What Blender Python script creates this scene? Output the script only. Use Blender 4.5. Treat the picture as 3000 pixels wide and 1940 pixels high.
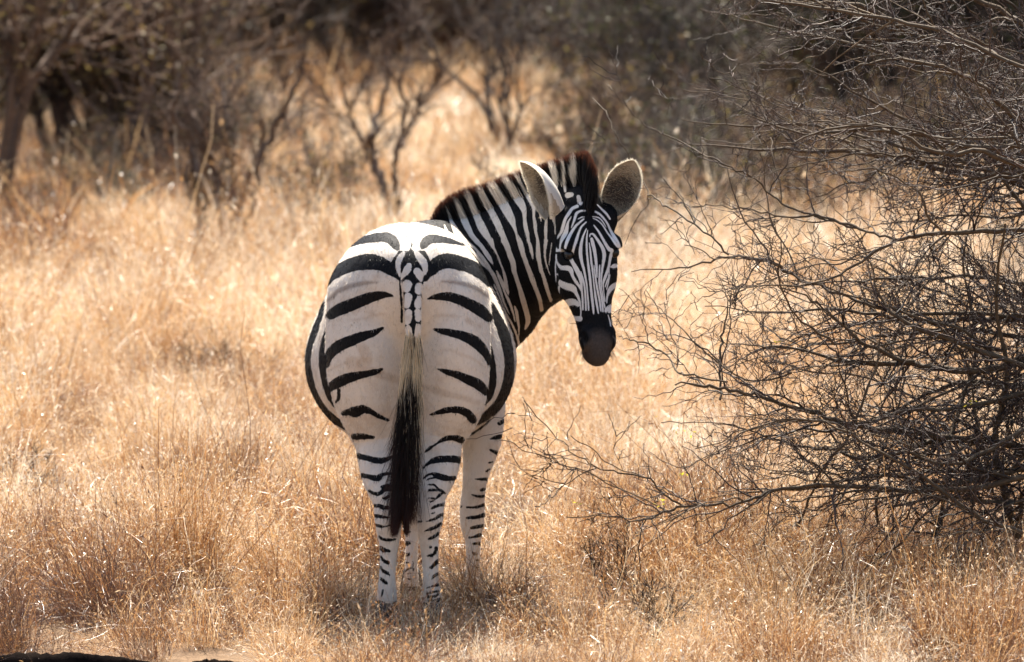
import bpy, bmesh, math, random
import numpy as np
from mathutils import Vector

# ------------------------------------------------------------------ camera, world, sun, exposure
S = bpy.context.scene
for o in list(bpy.data.objects): bpy.data.objects.remove(o)
FPX, SLOPE, CAMH, CAMD = 18300.0, 0.067, 2.3, 20.0      # focal length in photo pixels, tan(pitch), height, distance
PITCH = math.atan(SLOPE)
cam = bpy.data.objects.new('camera', bpy.data.cameras.new('camera'))
S.collection.objects.link(cam); S.camera = cam
cam.location = (0, -CAMD, CAMH)
cam.rotation_euler = (math.pi/2 - PITCH, 0, 0)
cam.data.sensor_width = 36; cam.data.lens = 36*FPX/3000
cam.data.clip_start = 0.5; cam.data.clip_end = 3000
cam.data.dof.use_dof = True; cam.data.dof.focus_distance = 20.15; cam.data.dof.aperture_fstop = 6.0
W = bpy.data.worlds.new("World"); S.world = W; W.use_nodes = True
SUN_EL, SUN_AZ = math.radians(57), math.radians(1)       # azimuth from +Y towards +X
nt = W.node_tree; nt.nodes.clear()
sky = nt.nodes.new('ShaderNodeTexSky'); sky.sky_type = 'NISHITA'; sky.sun_disc = False
sky.sun_elevation = SUN_EL; sky.sun_rotation = SUN_AZ; sky.dust_density = 2.0
bg = nt.nodes.new('ShaderNodeBackground'); bg.inputs[1].default_value = 0.075
wo = nt.nodes.new('ShaderNodeOutputWorld')
nt.links.new(sky.outputs[0], bg.inputs[0]); nt.links.new(bg.outputs[0], wo.inputs[0])
sl = bpy.data.lights.new('sun', 'SUN'); sl.energy = 5.0; sl.angle = math.radians(0.53); sl.color = (1.0, 0.93, 0.82)
so = bpy.data.objects.new('sun', sl); S.collection.objects.link(so); so.location = (5, 30, 40)
sd = Vector((math.sin(SUN_AZ)*math.cos(SUN_EL), math.cos(SUN_AZ)*math.cos(SUN_EL), math.sin(SUN_EL)))
so.rotation_euler = sd.to_track_quat('Z', 'Y').to_euler()
S.view_settings.view_transform = 'Standard'; S.view_settings.look = 'None'
S.view_settings.gamma = 1.0; S.view_settings.exposure = 1.62; S.view_settings.use_curve_mapping = False
S.cycles.max_bounces = 5; S.cycles.transparent_max_bounces = 8; S.cycles.transmission_bounces = 4
S.cycles.diffuse_bounces = 2; S.cycles.use_denoising = True; S.cycles.use_adaptive_sampling = True; S.cycles.adaptive_threshold = 0.02

# ------------------------------------------------------------------ helpers
C = S.collection
rng = np.random.RandomState(7)
cp, sp_ = math.cos(PITCH), math.sin(PITCH)
def at(px, py, Y):
    """the point at depth Y that measures (px, py) on the survey photo"""
    px, py, Y = np.broadcast_arrays(np.asarray(px, float), np.asarray(py, float), np.asarray(Y, float))
    a = (px-1500)/FPX; b = (970-py)/FPX
    dy = cp + b*sp_; dz = -sp_ + b*cp
    t = (Y+CAMD)/dy
    return np.stack([a*t, Y, CAMH + dz*t], -1)
def measure(P):
    x = P[:, 0]; y = P[:, 1]+CAMD; z = P[:, 2]-CAMH
    zf = y*cp - z*sp_; zu = y*sp_ + z*cp
    return np.stack([1500 + FPX*x/zf, 970 - FPX*zu/zf], -1)
def ground_y(py):
    return FPX*CAMH/(py - (970 - FPX*SLOPE)) - CAMD

def mesh_np(name, V, F, attrs=None, smooth=True):
    V = np.ascontiguousarray(V, dtype=np.float32); F = np.ascontiguousarray(F, dtype=np.int32)
    me = bpy.data.meshes.new(name)
    k = F.shape[1]
    me.vertices.add(len(V)); me.vertices.foreach_set('co', V.ravel())
    me.loops.add(F.size); me.loops.foreach_set('vertex_index', F.ravel())
    me.polygons.add(len(F)); me.polygons.foreach_set('loop_start', np.arange(len(F), dtype=np.int32)*k)
    me.polygons.foreach_set('loop_total', np.full(len(F), k, dtype=np.int32))
    me.update(calc_edges=True)
    me.polygons.foreach_set('use_smooth', np.full(len(F), smooth))
    for n, a in (attrs or {}).items():
        at_ = me.attributes.new(n, 'FLOAT', 'POINT'); at_.data.foreach_set('value', np.ascontiguousarray(a, dtype=np.float32))
    return me
def link(name, me, mat=None, parent=None, loc=None):
    o = bpy.data.objects.new(name, me); C.objects.link(o)
    if mat is not None and me is not None and len(me.materials) == 0: me.materials.append(mat)
    if loc is not None: o.location = loc
    if parent is not None: o.parent = parent
    return o
def thing(name, label, cat, loc, group=None, rz=0):
    o = bpy.data.objects.new(name, None); C.objects.link(o); o.location = loc; o.rotation_euler = (0, 0, rz)
    o['label'] = label; o['category'] = cat
    if group: o['group'] = group
    return o
def copy_tree(o, parent=None):
    c = o.copy(); C.objects.link(c); c.parent = parent
    for ch in o.children: copy_tree(ch, c)
    return c

def frames(D):
    ref = np.where(np.abs(D[:, 2:3]) > 0.9, np.array([[1., 0, 0]]), np.array([[0, 0, 1.]]))
    A = np.cross(D, ref); A /= np.linalg.norm(A, axis=1, keepdims=True)+1e-9
    return A, np.cross(D, A)
class Geo:
    """collects tubes and ribbons of one object"""
    def __init__(s): s.V = []; s.F = []; s.T = []; s.n = 0
    def add(s, V, F, T): s.V.append(V); s.F.append(F+s.n); s.T.append(T); s.n += len(V)
    def tube(s, P, R, sides=5, tint=0.5):
        P = np.asarray(P, float); R = np.asarray(R, float); n = len(P)
        D = np.gradient(P, axis=0); D /= np.linalg.norm(D, axis=1, keepdims=True)+1e-9
        A, B = frames(D)
        for i in range(1, n):
            if (A[i]*A[i-1]).sum() < 0: A[i] = -A[i]; B[i] = -B[i]
        th = np.arange(sides)*2*np.pi/sides
        V = P[:, None] + R[:, None, None]*(np.cos(th)[None, :, None]*A[:, None] + np.sin(th)[None, :, None]*B[:, None])
        i, j = np.meshgrid(np.arange(n-1), np.arange(sides), indexing='ij'); j2 = (j+1) % sides
        F = np.stack([i*sides+j, i*sides+j2, (i+1)*sides+j2, (i+1)*sides+j], -1).reshape(-1, 4)
        s.add(V.reshape(-1, 3), F, np.full(n*sides, tint))
    def mesh(s, name, smooth=True):
        return mesh_np(name, np.concatenate(s.V), np.concatenate(s.F), {'tint': np.concatenate(s.T)}, smooth)
def batch_tubes(P, R, sides=3):
    """P (N,n,3), R (N,n): many tubes at once -> V, F"""
    N, n, _ = P.shape
    D = np.gradient(P, axis=1); D /= np.linalg.norm(D, axis=2, keepdims=True)+1e-9
    d0 = D.mean(1); A, B = frames(d0/(np.linalg.norm(d0, axis=1, keepdims=True)+1e-9))
    th = np.arange(sides)*2*np.pi/sides
    V = P[:, :, None] + R[:, :, None, None]*(np.cos(th)[None, None, :, None]*A[:, None, None] + np.sin(th)[None, None, :, None]*B[:, None, None])
    i, j = np.meshgrid(np.arange(n-1), np.arange(sides), indexing='ij'); j2 = (j+1) % sides
    F0 = np.stack([i*sides+j, i*sides+j2, (i+1)*sides+j2, (i+1)*sides+j], -1).reshape(-1, 4)
    F = (F0[None] + (np.arange(N)*n*sides)[:, None, None]).reshape(-1, 4)
    return V.reshape(-1, 3), F
def batch_ribbons(P, Wd, side):
    """P (N,n,3), Wd (N,n) half widths, side (N,3)"""
    N, n, _ = P.shape
    V = np.stack([P - Wd[..., None]*side[:, None], P + Wd[..., None]*side[:, None]], 2)
    i = np.arange(n-1); F0 = np.stack([2*i, 2*i+1, 2*i+3, 2*i+2], -1)
    F = (F0[None] + (np.arange(N)*n*2)[:, None, None]).reshape(-1, 4)
    return V.reshape(-1, 3), F

def resample(K, m):
    """Catmull-Rom through the rows of K"""
    K = np.asarray(K, float); n = len(K)
    P = np.vstack([2*K[0]-K[1], K, 2*K[-1]-K[-2]])
    t = np.linspace(0, n-1, m); i = np.minimum(t.astype(int), n-2); u = (t-i)[:, None]
    a, b, c, d = P[i], P[i+1], P[i+2], P[i+3]
    return .5*((2*b) + (c-a)*u + (2*a-5*b+4*c-d)*u*u + (3*b-a-3*c+d)*u**3)

# node helpers
class NT:
    def __init__(s, name):
        s.m = bpy.data.materials.new(name); s.m.use_nodes = True; s.t = s.m.node_tree; s.t.nodes.clear()
        s.out = s.t.nodes.new('ShaderNodeOutputMaterial')
    def n(s, typ, **kw):
        x = s.t.nodes.new(typ)
        for k, v in kw.items():
            if k.startswith('i_'): x.inputs[k[2:].replace('_', ' ')].default_value = v
            else: setattr(x, k, v)
        return x
    def l(s, a, b): s.t.links.new(a, b)
    def attr(s, name, typ='GEOMETRY'):
        x = s.n('ShaderNodeAttribute', attribute_name=name, attribute_type=typ); return x.outputs['Fac']
    def math(s, op, a, b=None, c=None, clamp=False):
        x = s.n('ShaderNodeMath', operation=op, use_clamp=clamp)
        for k, v in enumerate((a, b, c)):
            if v is None: continue
            if hasattr(v, 'links') or hasattr(v, 'is_output'): s.l(v, x.inputs[k])
            else: x.inputs[k].default_value = v
        return x.outputs[0]
    def mix(s, f, a, b):
        x = s.n('ShaderNodeMix', data_type='RGBA')
        for k, v in ((0, f), (6, a), (7, b)):
            if hasattr(v, 'is_output'): s.l(v, x.inputs[k])
            elif k == 0: x.inputs[k].default_value = v
            else: x.inputs[k].default_value = (*v, 1)
        return x.outputs[2]
    def noise(s, scale, detail=3, rough=.5, vec=None):
        x = s.n('ShaderNodeTexNoise'); x.inputs['Scale'].default_value = scale; x.inputs['Detail'].default_value = detail
        x.inputs['Roughness'].default_value = rough
        if vec is None:
            tc = s.n('ShaderNodeTexCoord'); vec = tc.outputs['Object']
        s.l(vec, x.inputs['Vector']); return x.outputs['Fac']
    def ramp(s, f, stops):
        x = s.n('ShaderNodeValToRGB'); e = x.color_ramp.elements
        while len(e) > 1: e.remove(e[-1])
        e[0].position = stops[0][0]; e[0].color = (*stops[0][1], 1)
        for p, c in stops[1:]:
            q = e.new(p); q.color = (*c, 1)
        s.l(f, x.inputs[0]); return x.outputs[0]
    def step(s, v, lo, hi):
        x = s.n('ShaderNodeMapRange', interpolation_type='SMOOTHSTEP'); s.l(v, x.inputs[0])
        x.inputs[1].default_value = lo; x.inputs[2].default_value = hi; return x.outputs[0]

def leafy(name, stops, trans=.45, rough=.55, var=.35, attr='tint', spec=.25):
    """thin dry plant matter: diffuse + translucent"""
    a = NT(name)
    t = a.attr(attr); h = a.attr('hue', 'INSTANCER'); r = a.n('ShaderNodeObjectInfo').outputs['Random']
    f = a.math('ADD', t, h); 
    col = a.ramp(f, stops)
    p = a.n('ShaderNodeBsdfPrincipled'); a.l(col, p.inputs['Base Color']); p.inputs['Roughness'].default_value = rough
    p.inputs['Specular IOR Level'].default_value = spec
    tr = a.n('ShaderNodeBsdfTranslucent'); a.l(col, tr.inputs['Color'])
    mx = a.n('ShaderNodeMixShader'); mx.inputs[0].default_value = trans
    a.l(p.outputs[0], mx.inputs[1]); a.l(tr.outputs[0], mx.inputs[2]); a.l(mx.outputs[0], a.out.inputs[0])
    return a.m
def bark(name, dark, light, rough=.75, scale=60):
    a = NT(name)
    t = a.attr('tint'); nz = a.noise(scale, 4, .6)
    f = a.math('ADD', a.math('MULTIPLY', t, .6), a.math('MULTIPLY', nz, .5))
    col = a.ramp(f, [(0.3, dark), (0.92, light)])
    p = a.n('ShaderNodeBsdfPrincipled'); a.l(col, p.inputs['Base Color']); p.inputs['Roughness'].default_value = rough; p.inputs['Specular IOR Level'].default_value = .22
    b = a.n('ShaderNodeBump'); b.inputs['Strength'].default_value = .4; b.inputs['Distance'].default_value = .002
    a.l(nz, b.inputs['Height']); a.l(b.outputs[0], p.inputs['Normal'])
    a.l(p.outputs[0], a.out.inputs[0]); return a.m
# ================================================================== ZEBRA
# implicit body built from lofts (elliptic sections along a spine), blended and meshed
class Loft:
    def __init__(s, C_, U, A, B, m=None, k=.05):
        K = np.hstack([np.asarray(C_, float), np.asarray(U, float), np.asarray(A, float)[:, None], np.asarray(B, float)[:, None]])
        K = resample(K, m or 3*len(K))
        s.C = K[:, :3]; s.U = K[:, 3:6]/np.linalg.norm(K[:, 3:6], axis=1, keepdims=True); s.A = np.maximum(K[:, 6], .004); s.B = np.maximum(K[:, 7], .004)
        r = max(s.A.max(), s.B.max())+.09
        s.lo = s.C.min(0)-r; s.hi = s.C.max(0)+r; s.k = k
    def __call__(s, P):
        out = np.full(len(P), .5, np.float32)
        m = np.all((P > s.lo) & (P < s.hi), axis=1)
        if not m.any(): return out
        Q = P[m].astype(np.float32); best = np.full(len(Q), 9., np.float32)
        for i in range(len(s.C)-1):
            c0 = s.C[i]; d = s.C[i+1]-c0; L = np.linalg.norm(d)
            if L < 1e-6: continue
            w = Q-c0.astype(np.float32); t = (w@(d/L/L).astype(np.float32)); tc = np.clip(t, 0, 1)
            a = s.A[i]+tc*(s.A[i+1]-s.A[i]); b = s.B[i]+tc*(s.B[i+1]-s.B[i])
            u = s.U[i]; n = d/L; u = u-n*(u@n); u /= np.linalg.norm(u); v = np.cross(n, u)
            w = w-tc[:, None]*d.astype(np.float32)
            wu = w@u.astype(np.float32); wv = w@v.astype(np.float32); wn = w@n.astype(np.float32)
            e = np.minimum(a, b)
            k0 = np.sqrt((wu/a)**2+(wv/b)**2+(wn/e)**2)+1e-6; k1 = np.sqrt((wu/a**2)**2+(wv/b**2)**2+(wn/e**2)**2)+1e-6
            best = np.minimum(best, k0*(k0-1)/k1)
        out[m] = best; return out
class Ell:
    def __init__(s, c, r, M=None):
        s.c = np.asarray(c, float); s.r = np.asarray(r, float); s.M = M; R = max(r)+.09; s.lo = s.c-R; s.hi = s.c+R
    def __call__(s, P):
        out = np.full(len(P), .5, np.float32); m = np.all((P > s.lo) & (P < s.hi), axis=1)
        if not m.any(): return out
        w = P[m]-s.c
        if s.M is not None: w = w@s.M
        k0 = np.linalg.norm(w/s.r, axis=1)+1e-6; k1 = np.linalg.norm(w/s.r**2, axis=1)+1e-6
        out[m] = k0*(k0-1)/k1; return out
def smin(a, b, k):
    h = np.clip(.5+.5*(b-a)/k, 0, 1); return b+(a-b)*h-k*h*(1-h)
def smax(a, b, k): return -smin(-a, -b, k)

Z_ = [0, 0, 1]
CX = -.336
# barrel: Y, centre x, centre z, half height, half width
tor = np.array([(.03, 0, 1.12, .11, .13), (.09, 0, 1.105, .165, .195), (.18, 0, 1.07, .225, .243), (.30, 0, 1.03, .262, .260), (.45, 0, 1.015, .268, .250),
                (.60, 0, .99, .275, .248), (.75, 0, .975, .283, .252), (.90, .03, .965, .295, .252), (1.05, .075, .94, .325, .255), (1.18, .10, .95, .28, .235), (1.30, .12, .96, .19, .15)])
L_torso = Loft(np.stack([CX+tor[:, 1], tor[:, 0], tor[:, 2]], 1), [Z_]*len(tor), tor[:, 3], tor[:, 4], 30)
E_belly = Ell((CX, .68, .815), (.350, .52, .298))
def px_leg(rows, ys, rr, k=.03):
    """rows: (py, x left, x right); depth centre and depth radius from ys, rr at each height"""
    rows = np.array(rows, float); c = []; A = []; B = []
    for py, xl, xr in rows:
        z = at(0, py, .1)[2]
        Y = np.interp(z, ys[0], ys[1]); r = np.interp(z, ys[0], rr)
        p = at([xl, xr], py, Y); c.append(p.mean(0)); B.append((p[1, 0]-p[0, 0])/2); A.append(r)
    return np.array(c), np.array(A), np.array(B)
hz = [.04, .08, .12, .2, .3, .36, .42, .5, .58, .65, .75, .9, 1.05]
hy = [.05, .05, .04, .03, .02, .02, .045, .10, .15, .17, .165, .155, .16]
hr = [.035, .035, .035, .030, .036, .05, .06, .078, .10, .13, .17, .20, .19]
HL = [(870, 960, 1200), (940, 955, 1203), (1000, 955, 1203), (1050, 955, 1202), (1100, 960, 1200), (1150, 973, 1198), (1200, 995, 1197), (1247, 1019, 1196), (1288, 1038, 1192), (1340, 1048, 1188), (1391, 1059, 1184), (1436, 1079, 1180), (1473, 1094, 1178), (1518, 1097, 1178), (1560, 1104, 1174), (1600, 1112, 1167), (1655, 1113, 1159), (1700, 1110, 1159), (1735, 1105, 1162), (1757, 1103, 1163)]
HR = [(870, 1214, 1430), (940, 1213, 1436), (1000, 1213, 1436), (1050, 1213, 1436), (1100, 1215, 1432), (1150, 1217, 1426), (1190, 1219, 1412), (1238, 1220, 1385), (1282, 1222, 1356), (1345, 1222, 1350), (1395, 1222, 1334), (1445, 1222, 1309), (1482, 1222, 1301), (1518, 1223, 1298), (1564, 1224, 1287), (1609, 1232, 1284), (1655, 1238, 1284), (1700, 1240, 1284), (1735, 1236, 1291), (1757, 1233, 1294)]
def leg_loft(rows, hy_, hr_, hz_=hz):
    c, A, B = px_leg(rows, (hz_, hy_), hr_); return Loft(c, [[0, 1, 0]]*len(c), A, B, 2*len(c))
L_hl = leg_loft(HL, hy, hr); L_hr = leg_loft(HR, hy, hr)
FR = [(1130, 1340, 1475), (1200, 1350, 1480), (1300, 1354, 1466), (1382, 1356, 1434), (1440, 1354, 1422), (1482, 1348, 1420), (1518, 1347, 1420), (1555, 1353, 1414), (1591, 1364, 1408), (1655, 1366, 1405), (1690, 1366, 1406), (1715, 1361, 1411), (1735, 1361, 1411)]
FL = [(1130, 1150, 1270), (1250, 1165, 1255), (1400, 1180, 1240), (1500, 1182, 1238), (1550, 1184, 1232), (1586, 1188, 1226), (1655, 1188, 1223), (1690, 1184, 1226), (1715, 1181, 1229), (1735, 1182, 1229)]
fy = [1.07, 1.06, 1.05, 1.05, 1.07, 1.06, 1.05, 1.05, 1.06, 1.08, 1.1, 1.1, 1.1]
fr = [.032, .032, .03, .028, .036, .042, .042, .045, .055, .07, .09, .1, .1]
L_fr = leg_loft(FR, fy, fr); L_fl = leg_loft(FL, list(np.array(fy)+.02), fr)
# neck: crest point, throat point (px), depth, half thickness
nk = [((1235, 690), (1420, 1080), 1.17, .16), ((1290, 662), (1512, 1015), 1.13, .145), ((1355, 632), (1545, 968), 1.08, .125), ((1450, 600), (1592, 912), 1.0, .108),
      ((1560, 560), (1628, 880), .92, .096), ((1650, 528), (1672, 850), .84, .085), ((1712, 540), (1712, 790), .785, .075)]
cc, uu, aa, bb = [], [], [], []
for A_, B_, Y, th in nk:
    p = at([A_[0], B_[0]], [A_[1], B_[1]], Y); d = p[0]-p[1]; cc.append(p.mean(0)); uu.append(d/np.linalg.norm(d)); aa.append(np.linalg.norm(d)/2); bb.append(th)
L_neck = Loft(cc, uu, aa, bb, 24)
# head frame
PSI, ALP, ROL = math.radians(15), math.radians(13), math.radians(-1.5)
F0 = np.array([math.sin(PSI), -math.cos(PSI), 0]); HWd = np.array([math.cos(PSI), math.sin(PSI), 0])
HLn = np.array([0, 0, -1.])*math.cos(ALP)+F0*math.sin(ALP); HF = F0*math.cos(ALP)+np.array([0, 0, 1.])*math.sin(ALP)
_w = HWd*math.cos(ROL)-HLn*math.sin(ROL)*-1; _l = HLn*math.cos(ROL)+HWd*math.sin(ROL)*-1
HWd, HLn = _w/np.linalg.norm(_w), _l/np.linalg.norm(_l)
H0 = at(1729, 588, .70)
def hp(w, l, f): return H0 + w*HWd + l*HLn + f*HF
HM = np.stack([HWd, HLn, HF], 1)
# l, width half, front f, back f
hd = [(-.02, .05, -.03, -.12), (.03, .074, -.004, -.16), (.09, .088, .006, -.18), (.15, .096, .008, -.19), (.20, .095, .004, -.215), (.25, .086, 0, -.225), (.30, .074, -.004, -.205), (.35, .063, -.01, -.17), (.40, .057, -.014, -.145), (.445, .053, -.014, -.135), (.475, .050, -.02, -.13), (.50, .044, -.032, -.12), (.52, .030, -.05, -.10)]
L_head = Loft([hp(0, l, (f+b)/2) for l, w, f, b in hd], [HF]*len(hd), [(f-b)/2 for l, w, f, b in hd], [w for l, w, f, b in hd], 34)
head_add = [Ell(hp(s*.080, .145, -.035), (.026, .034, .034), HM) for s in (-1, 1)] + [Ell(hp(s*.062, .215, -.130), (.036, .095, .088), HM) for s in (-1, 1)] \
  + [Ell(hp(s*.045, .455, -.045), (.016, .036, .032), HM) for s in (-1, 1)] + [Ell(hp(0, .50, -.105), (.036, .022, .028), HM)] \
  + [Ell(hp(s*.075, .05, -.06), (.03, .045, .04), HM) for s in (-1, 1)]
nost = [Ell(hp(s*.0565, .455, -.022), (.010, .022, .017), HM) for s in (-1, 1)]
eyec = [hp(s*.0865, .172, -.036) for s in (-1, 1)]
sock = [Ell(c, (.024, .020, .026), HM) for c in eyec]
# dock of the tail
dk = [(1209, 742, .05, .030, .034), (1209, 762, -.01, .026, .033), (1209, 800, -.05, .024, .031), (1209, 850, -.082, .022, .0285), (1210, 900, -.105, .020, .0275), (1211, 960, -.118, .018, .026), (1210, 1030, -.115, .016, .020), (1207, 1110, -.105, .013, .016), (1203, 1200, -.10, .010, .011)]
L_dock = Loft([at(a, b, y) for a, b, y, r, w in dk], [[0, 1, 0]]*len(dk), [r for *_, r, w in dk], [w for *_, w in dk], 24)
PRIM = {'torso': L_torso, 'hl': L_hl, 'hr': L_hr, 'fr': L_fr, 'fl': L_fl, 'neck': L_neck, 'head': L_head, 'dock': L_dock}
def field(P):
    P = np.asarray(P, np.float32)
    t = smin(L_torso(P), E_belly(P), .11)
    t = smin(t, L_fr(P), .05); t = smin(t, L_fl(P), .05)
    t = smin(t, L_neck(P), .05)
    h = smin(L_hl(P), L_hr(P), .006)
    # flank crease: thigh stands proud of the belly
    t = smin(t, h, .028)
    hd_ = L_head(P)
    for e in head_add: hd_ = smin(hd_, e(P), .022)
    for e in sock: hd_ = smax(hd_, -e(P), .006)
    for e in nost: hd_ = smax(hd_, -e(P), .008)
    t = smin(t, hd_, .02)
    return smin(t, L_dock(P), .010)

def surface(h=.006, blk=4):
    lo = np.array([-.78, -.16, .02]); hi = np.array([.42, 1.42, 1.56])
    N = (np.ceil((hi-lo)/h/blk)*blk).astype(int)
    cN = N//blk
    g = np.stack(np.meshgrid(*[np.arange(n) for n in cN], indexing='ij'), -1).reshape(-1, 3)
    cen = lo + (g+.5)*h*blk
    d = field(cen); act = np.abs(d) < h*blk*1.35
    V = np.full(tuple(N), 1., np.float32)
    # sign-fill inactive blocks
    Vb = V.reshape(cN[0], blk, cN[1], blk, cN[2], blk)
    Vb[...] = np.where(d < 0, -1., 1.).reshape(tuple(cN))[:, None, :, None, :, None]
    ga = g[act]; off = np.stack(np.meshgrid(*[np.arange(blk)]*3, indexing='ij'), -1).reshape(-1, 3)
    idx = (ga[:, None]*blk + off[None]).reshape(-1, 3)
    val = np.empty(len(idx), np.float32)
    for s in range(0, len(idx), 400000):
        val[s:s+400000] = field(lo + idx[s:s+400000]*h)
    V[idx[:, 0], idx[:, 1], idx[:, 2]] = val
    # naive surface nets
    sg = V < 0
    cs = np.zeros(tuple(N-1), np.uint8)
    for a in (0, 1):
        for b in (0, 1):
            for c in (0, 1): cs += sg[a:N[0]-1+a, b:N[1]-1+b, c:N[2]-1+c]
    cells = np.argwhere((cs > 0) & (cs < 8))
    cid = np.full(tuple(N-1), -1, np.int32); cid[cells[:, 0], cells[:, 1], cells[:, 2]] = np.arange(len(cells))
    acc = np.zeros((len(cells), 3)); cnt = np.zeros(len(cells))
    co = [(a, b, c) for a in (0, 1) for b in (0, 1) for c in (0, 1)]
    for p in co:
        for ax in range(3):
            if p[ax]: continue
            q = list(p); q[ax] = 1
            va = V[cells[:, 0]+p[0], cells[:, 1]+p[1], cells[:, 2]+p[2]]; vb = V[cells[:, 0]+q[0], cells[:, 1]+q[1], cells[:, 2]+q[2]]
            m = (va < 0) != (vb < 0); t = np.where(m, va/np.where(m, va-vb, 1), 0)
            pt = np.tile(np.array(p, float), (len(cells), 1)); pt[:, ax] = t
            acc += pt*m[:, None]; cnt += m
    P = lo + (cells + acc/cnt[:, None])*h
    faces = []
    for ax in range(3):
        b_, c_ = (ax+1) % 3, (ax+2) % 3
        s0 = [slice(1, n-1) for n in N]; s0[ax] = slice(0, N[ax]-1)
        s1 = list(s0); s1[ax] = slice(1, N[ax])
        A = sg[tuple(s0)]; B = sg[tuple(s1)]; e = np.argwhere(A != B); flip = A[e[:, 0], e[:, 1], e[:, 2]]
        base = e.copy(); 
        for k in range(3):
            if k != ax: base[:, k] += 1
        def cell(db, dc):
            q = base.copy(); q[:, b_] -= db; q[:, c_] -= dc; return cid[q[:, 0], q[:, 1], q[:, 2]]
        f = np.stack([cell(1, 1), cell(0, 1), cell(0, 0), cell(1, 0)], 1)
        f[~flip] = f[~flip][:, ::-1]
        faces.append(f)
    F = np.concatenate(faces); F = F[(F >= 0).all(1)]
    return P, F
P0, Fq = surface()
# project onto the smooth field once
def grad(P, e=.002):
    g = np.stack([field(P+np.eye(3)[k]*e)-field(P-np.eye(3)[k]*e) for k in range(3)], 1)/(2*e); return g
g_ = grad(P0); v_ = field(P0); st = (v_/np.maximum((g_**2).sum(1), .2))[:, None]*g_
P0 = P0 - np.clip(st, -.003, .003)
tmp = mesh_np('tmp', P0, Fq); to = bpy.data.objects.new('tmp', tmp); C.objects.link(to)
md = to.modifiers.new('s', 'SUBSURF'); md.levels = 1; md.render_levels = 1
dg = bpy.context.evaluated_depsgraph_get(); bmesh_me = bpy.data.meshes.new_from_object(to.evaluated_get(dg))
bpy.data.objects.remove(to); bpy.data.meshes.remove(tmp)
bm = bmesh.new(); bm.from_mesh(bmesh_me)
def head_coords(P):
    w = P-H0; return np.stack([w@HWd, w@HLn, w@HF], 1)
bm.faces.ensure_lookup_table()
cen = np.array([f.calc_center_median() for f in bm.faces]); hc = head_coords(cen)
sel = (hc[:, 2] > -.11) & (np.abs(hc[:, 0]) < .12) & (hc[:, 1] > -.01) & (hc[:, 1] < .46) & (cen[:, 0] > .09)
es = set()
for i in np.nonzero(sel)[0]:
    for e in bm.faces[i].edges: es.add(e)
bmesh.ops.subdivide_edges(bm, edges=list(es), cuts=1, use_grid_fill=True)
bmesh.ops.triangulate(bm, faces=[f for f in bm.faces if len(f.verts) > 4])
zme = bpy.data.meshes.new('body'); bm.to_mesh(zme); bm.free(); bpy.data.meshes.remove(bmesh_me)
nv = len(zme.vertices); ZP = np.empty(nv*3, np.float32); zme.vertices.foreach_get('co', ZP); ZP = ZP.reshape(-1, 3).astype(float)
zme.polygons.foreach_set('use_smooth', np.ones(len(zme.polygons), bool))

# ---------------------------------------------------------------- coat pattern, measured from tracings (x, y, width) of each part
TR = {'1': (860, 620, 2.2), '2': (1240, 420, 2.2), '3': (950, 1200, 2.2), 'A': (1600, 560, 4.276), 'B': (1260, 440, 4.279), 'C': (1400, 700, 4.53),
      'D': (1080, 640, 4.277), 'E': (1030, 1240, 4.811), 'F': (1060, 1540, 4.53), 'G': (870, 860, 3.347), 'H': (1660, 880, 7.0)}
def parse(txt):
    out = []
    for ln in txt.strip().splitlines():
        ln = ln.strip()
        if not ln or ln[0] == '#': continue
        k, r = ln.split(':'); x0, y0, s = TR[k.strip()]
        a = np.array([[float(v) for v in q.split(',')] for q in r.split()])
        if len(a) == 1: a = np.vstack([a, a+[.5, 0, 0]])
        out.append(np.stack([x0+a[:, 0]/s, y0+a[:, 1]/s, a[:, 2]/s], 1))
    return out
def strokes(Q, L, far=-8.):
    """signed reach inside the nearest stroke (photo px); positive = inside"""
    best = np.full(len(Q), far)
    for a in L:
        m_ = a[:, 2].max()/2+8
        m = (Q[:, 0] > a[:, 0].min()-m_) & (Q[:, 0] < a[:, 0].max()+m_) & (Q[:, 1] > a[:, 1].min()-m_) & (Q[:, 1] < a[:, 1].max()+m_)
        if not m.any(): continue
        # smooth the polyline
        b = resample(a, 3*len(a)-2) if len(a) > 2 else a
        q = Q[m]; r = best[m]
        for i in range(len(b)-1):
            d = b[i+1, :2]-b[i, :2]; L2 = max(d@d, 1e-9)
            t = np.clip(((q-b[i, :2])@d)/L2, 0, 1)
            dist = np.hypot(q[:, 0]-b[i, 0]-t*d[0], q[:, 1]-b[i, 1]-t*d[1])
            r = np.maximum(r, (b[i, 2]+t*(b[i+1, 2]-b[i, 2]))/2-dist)
        best[m] = r
    return best
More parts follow.
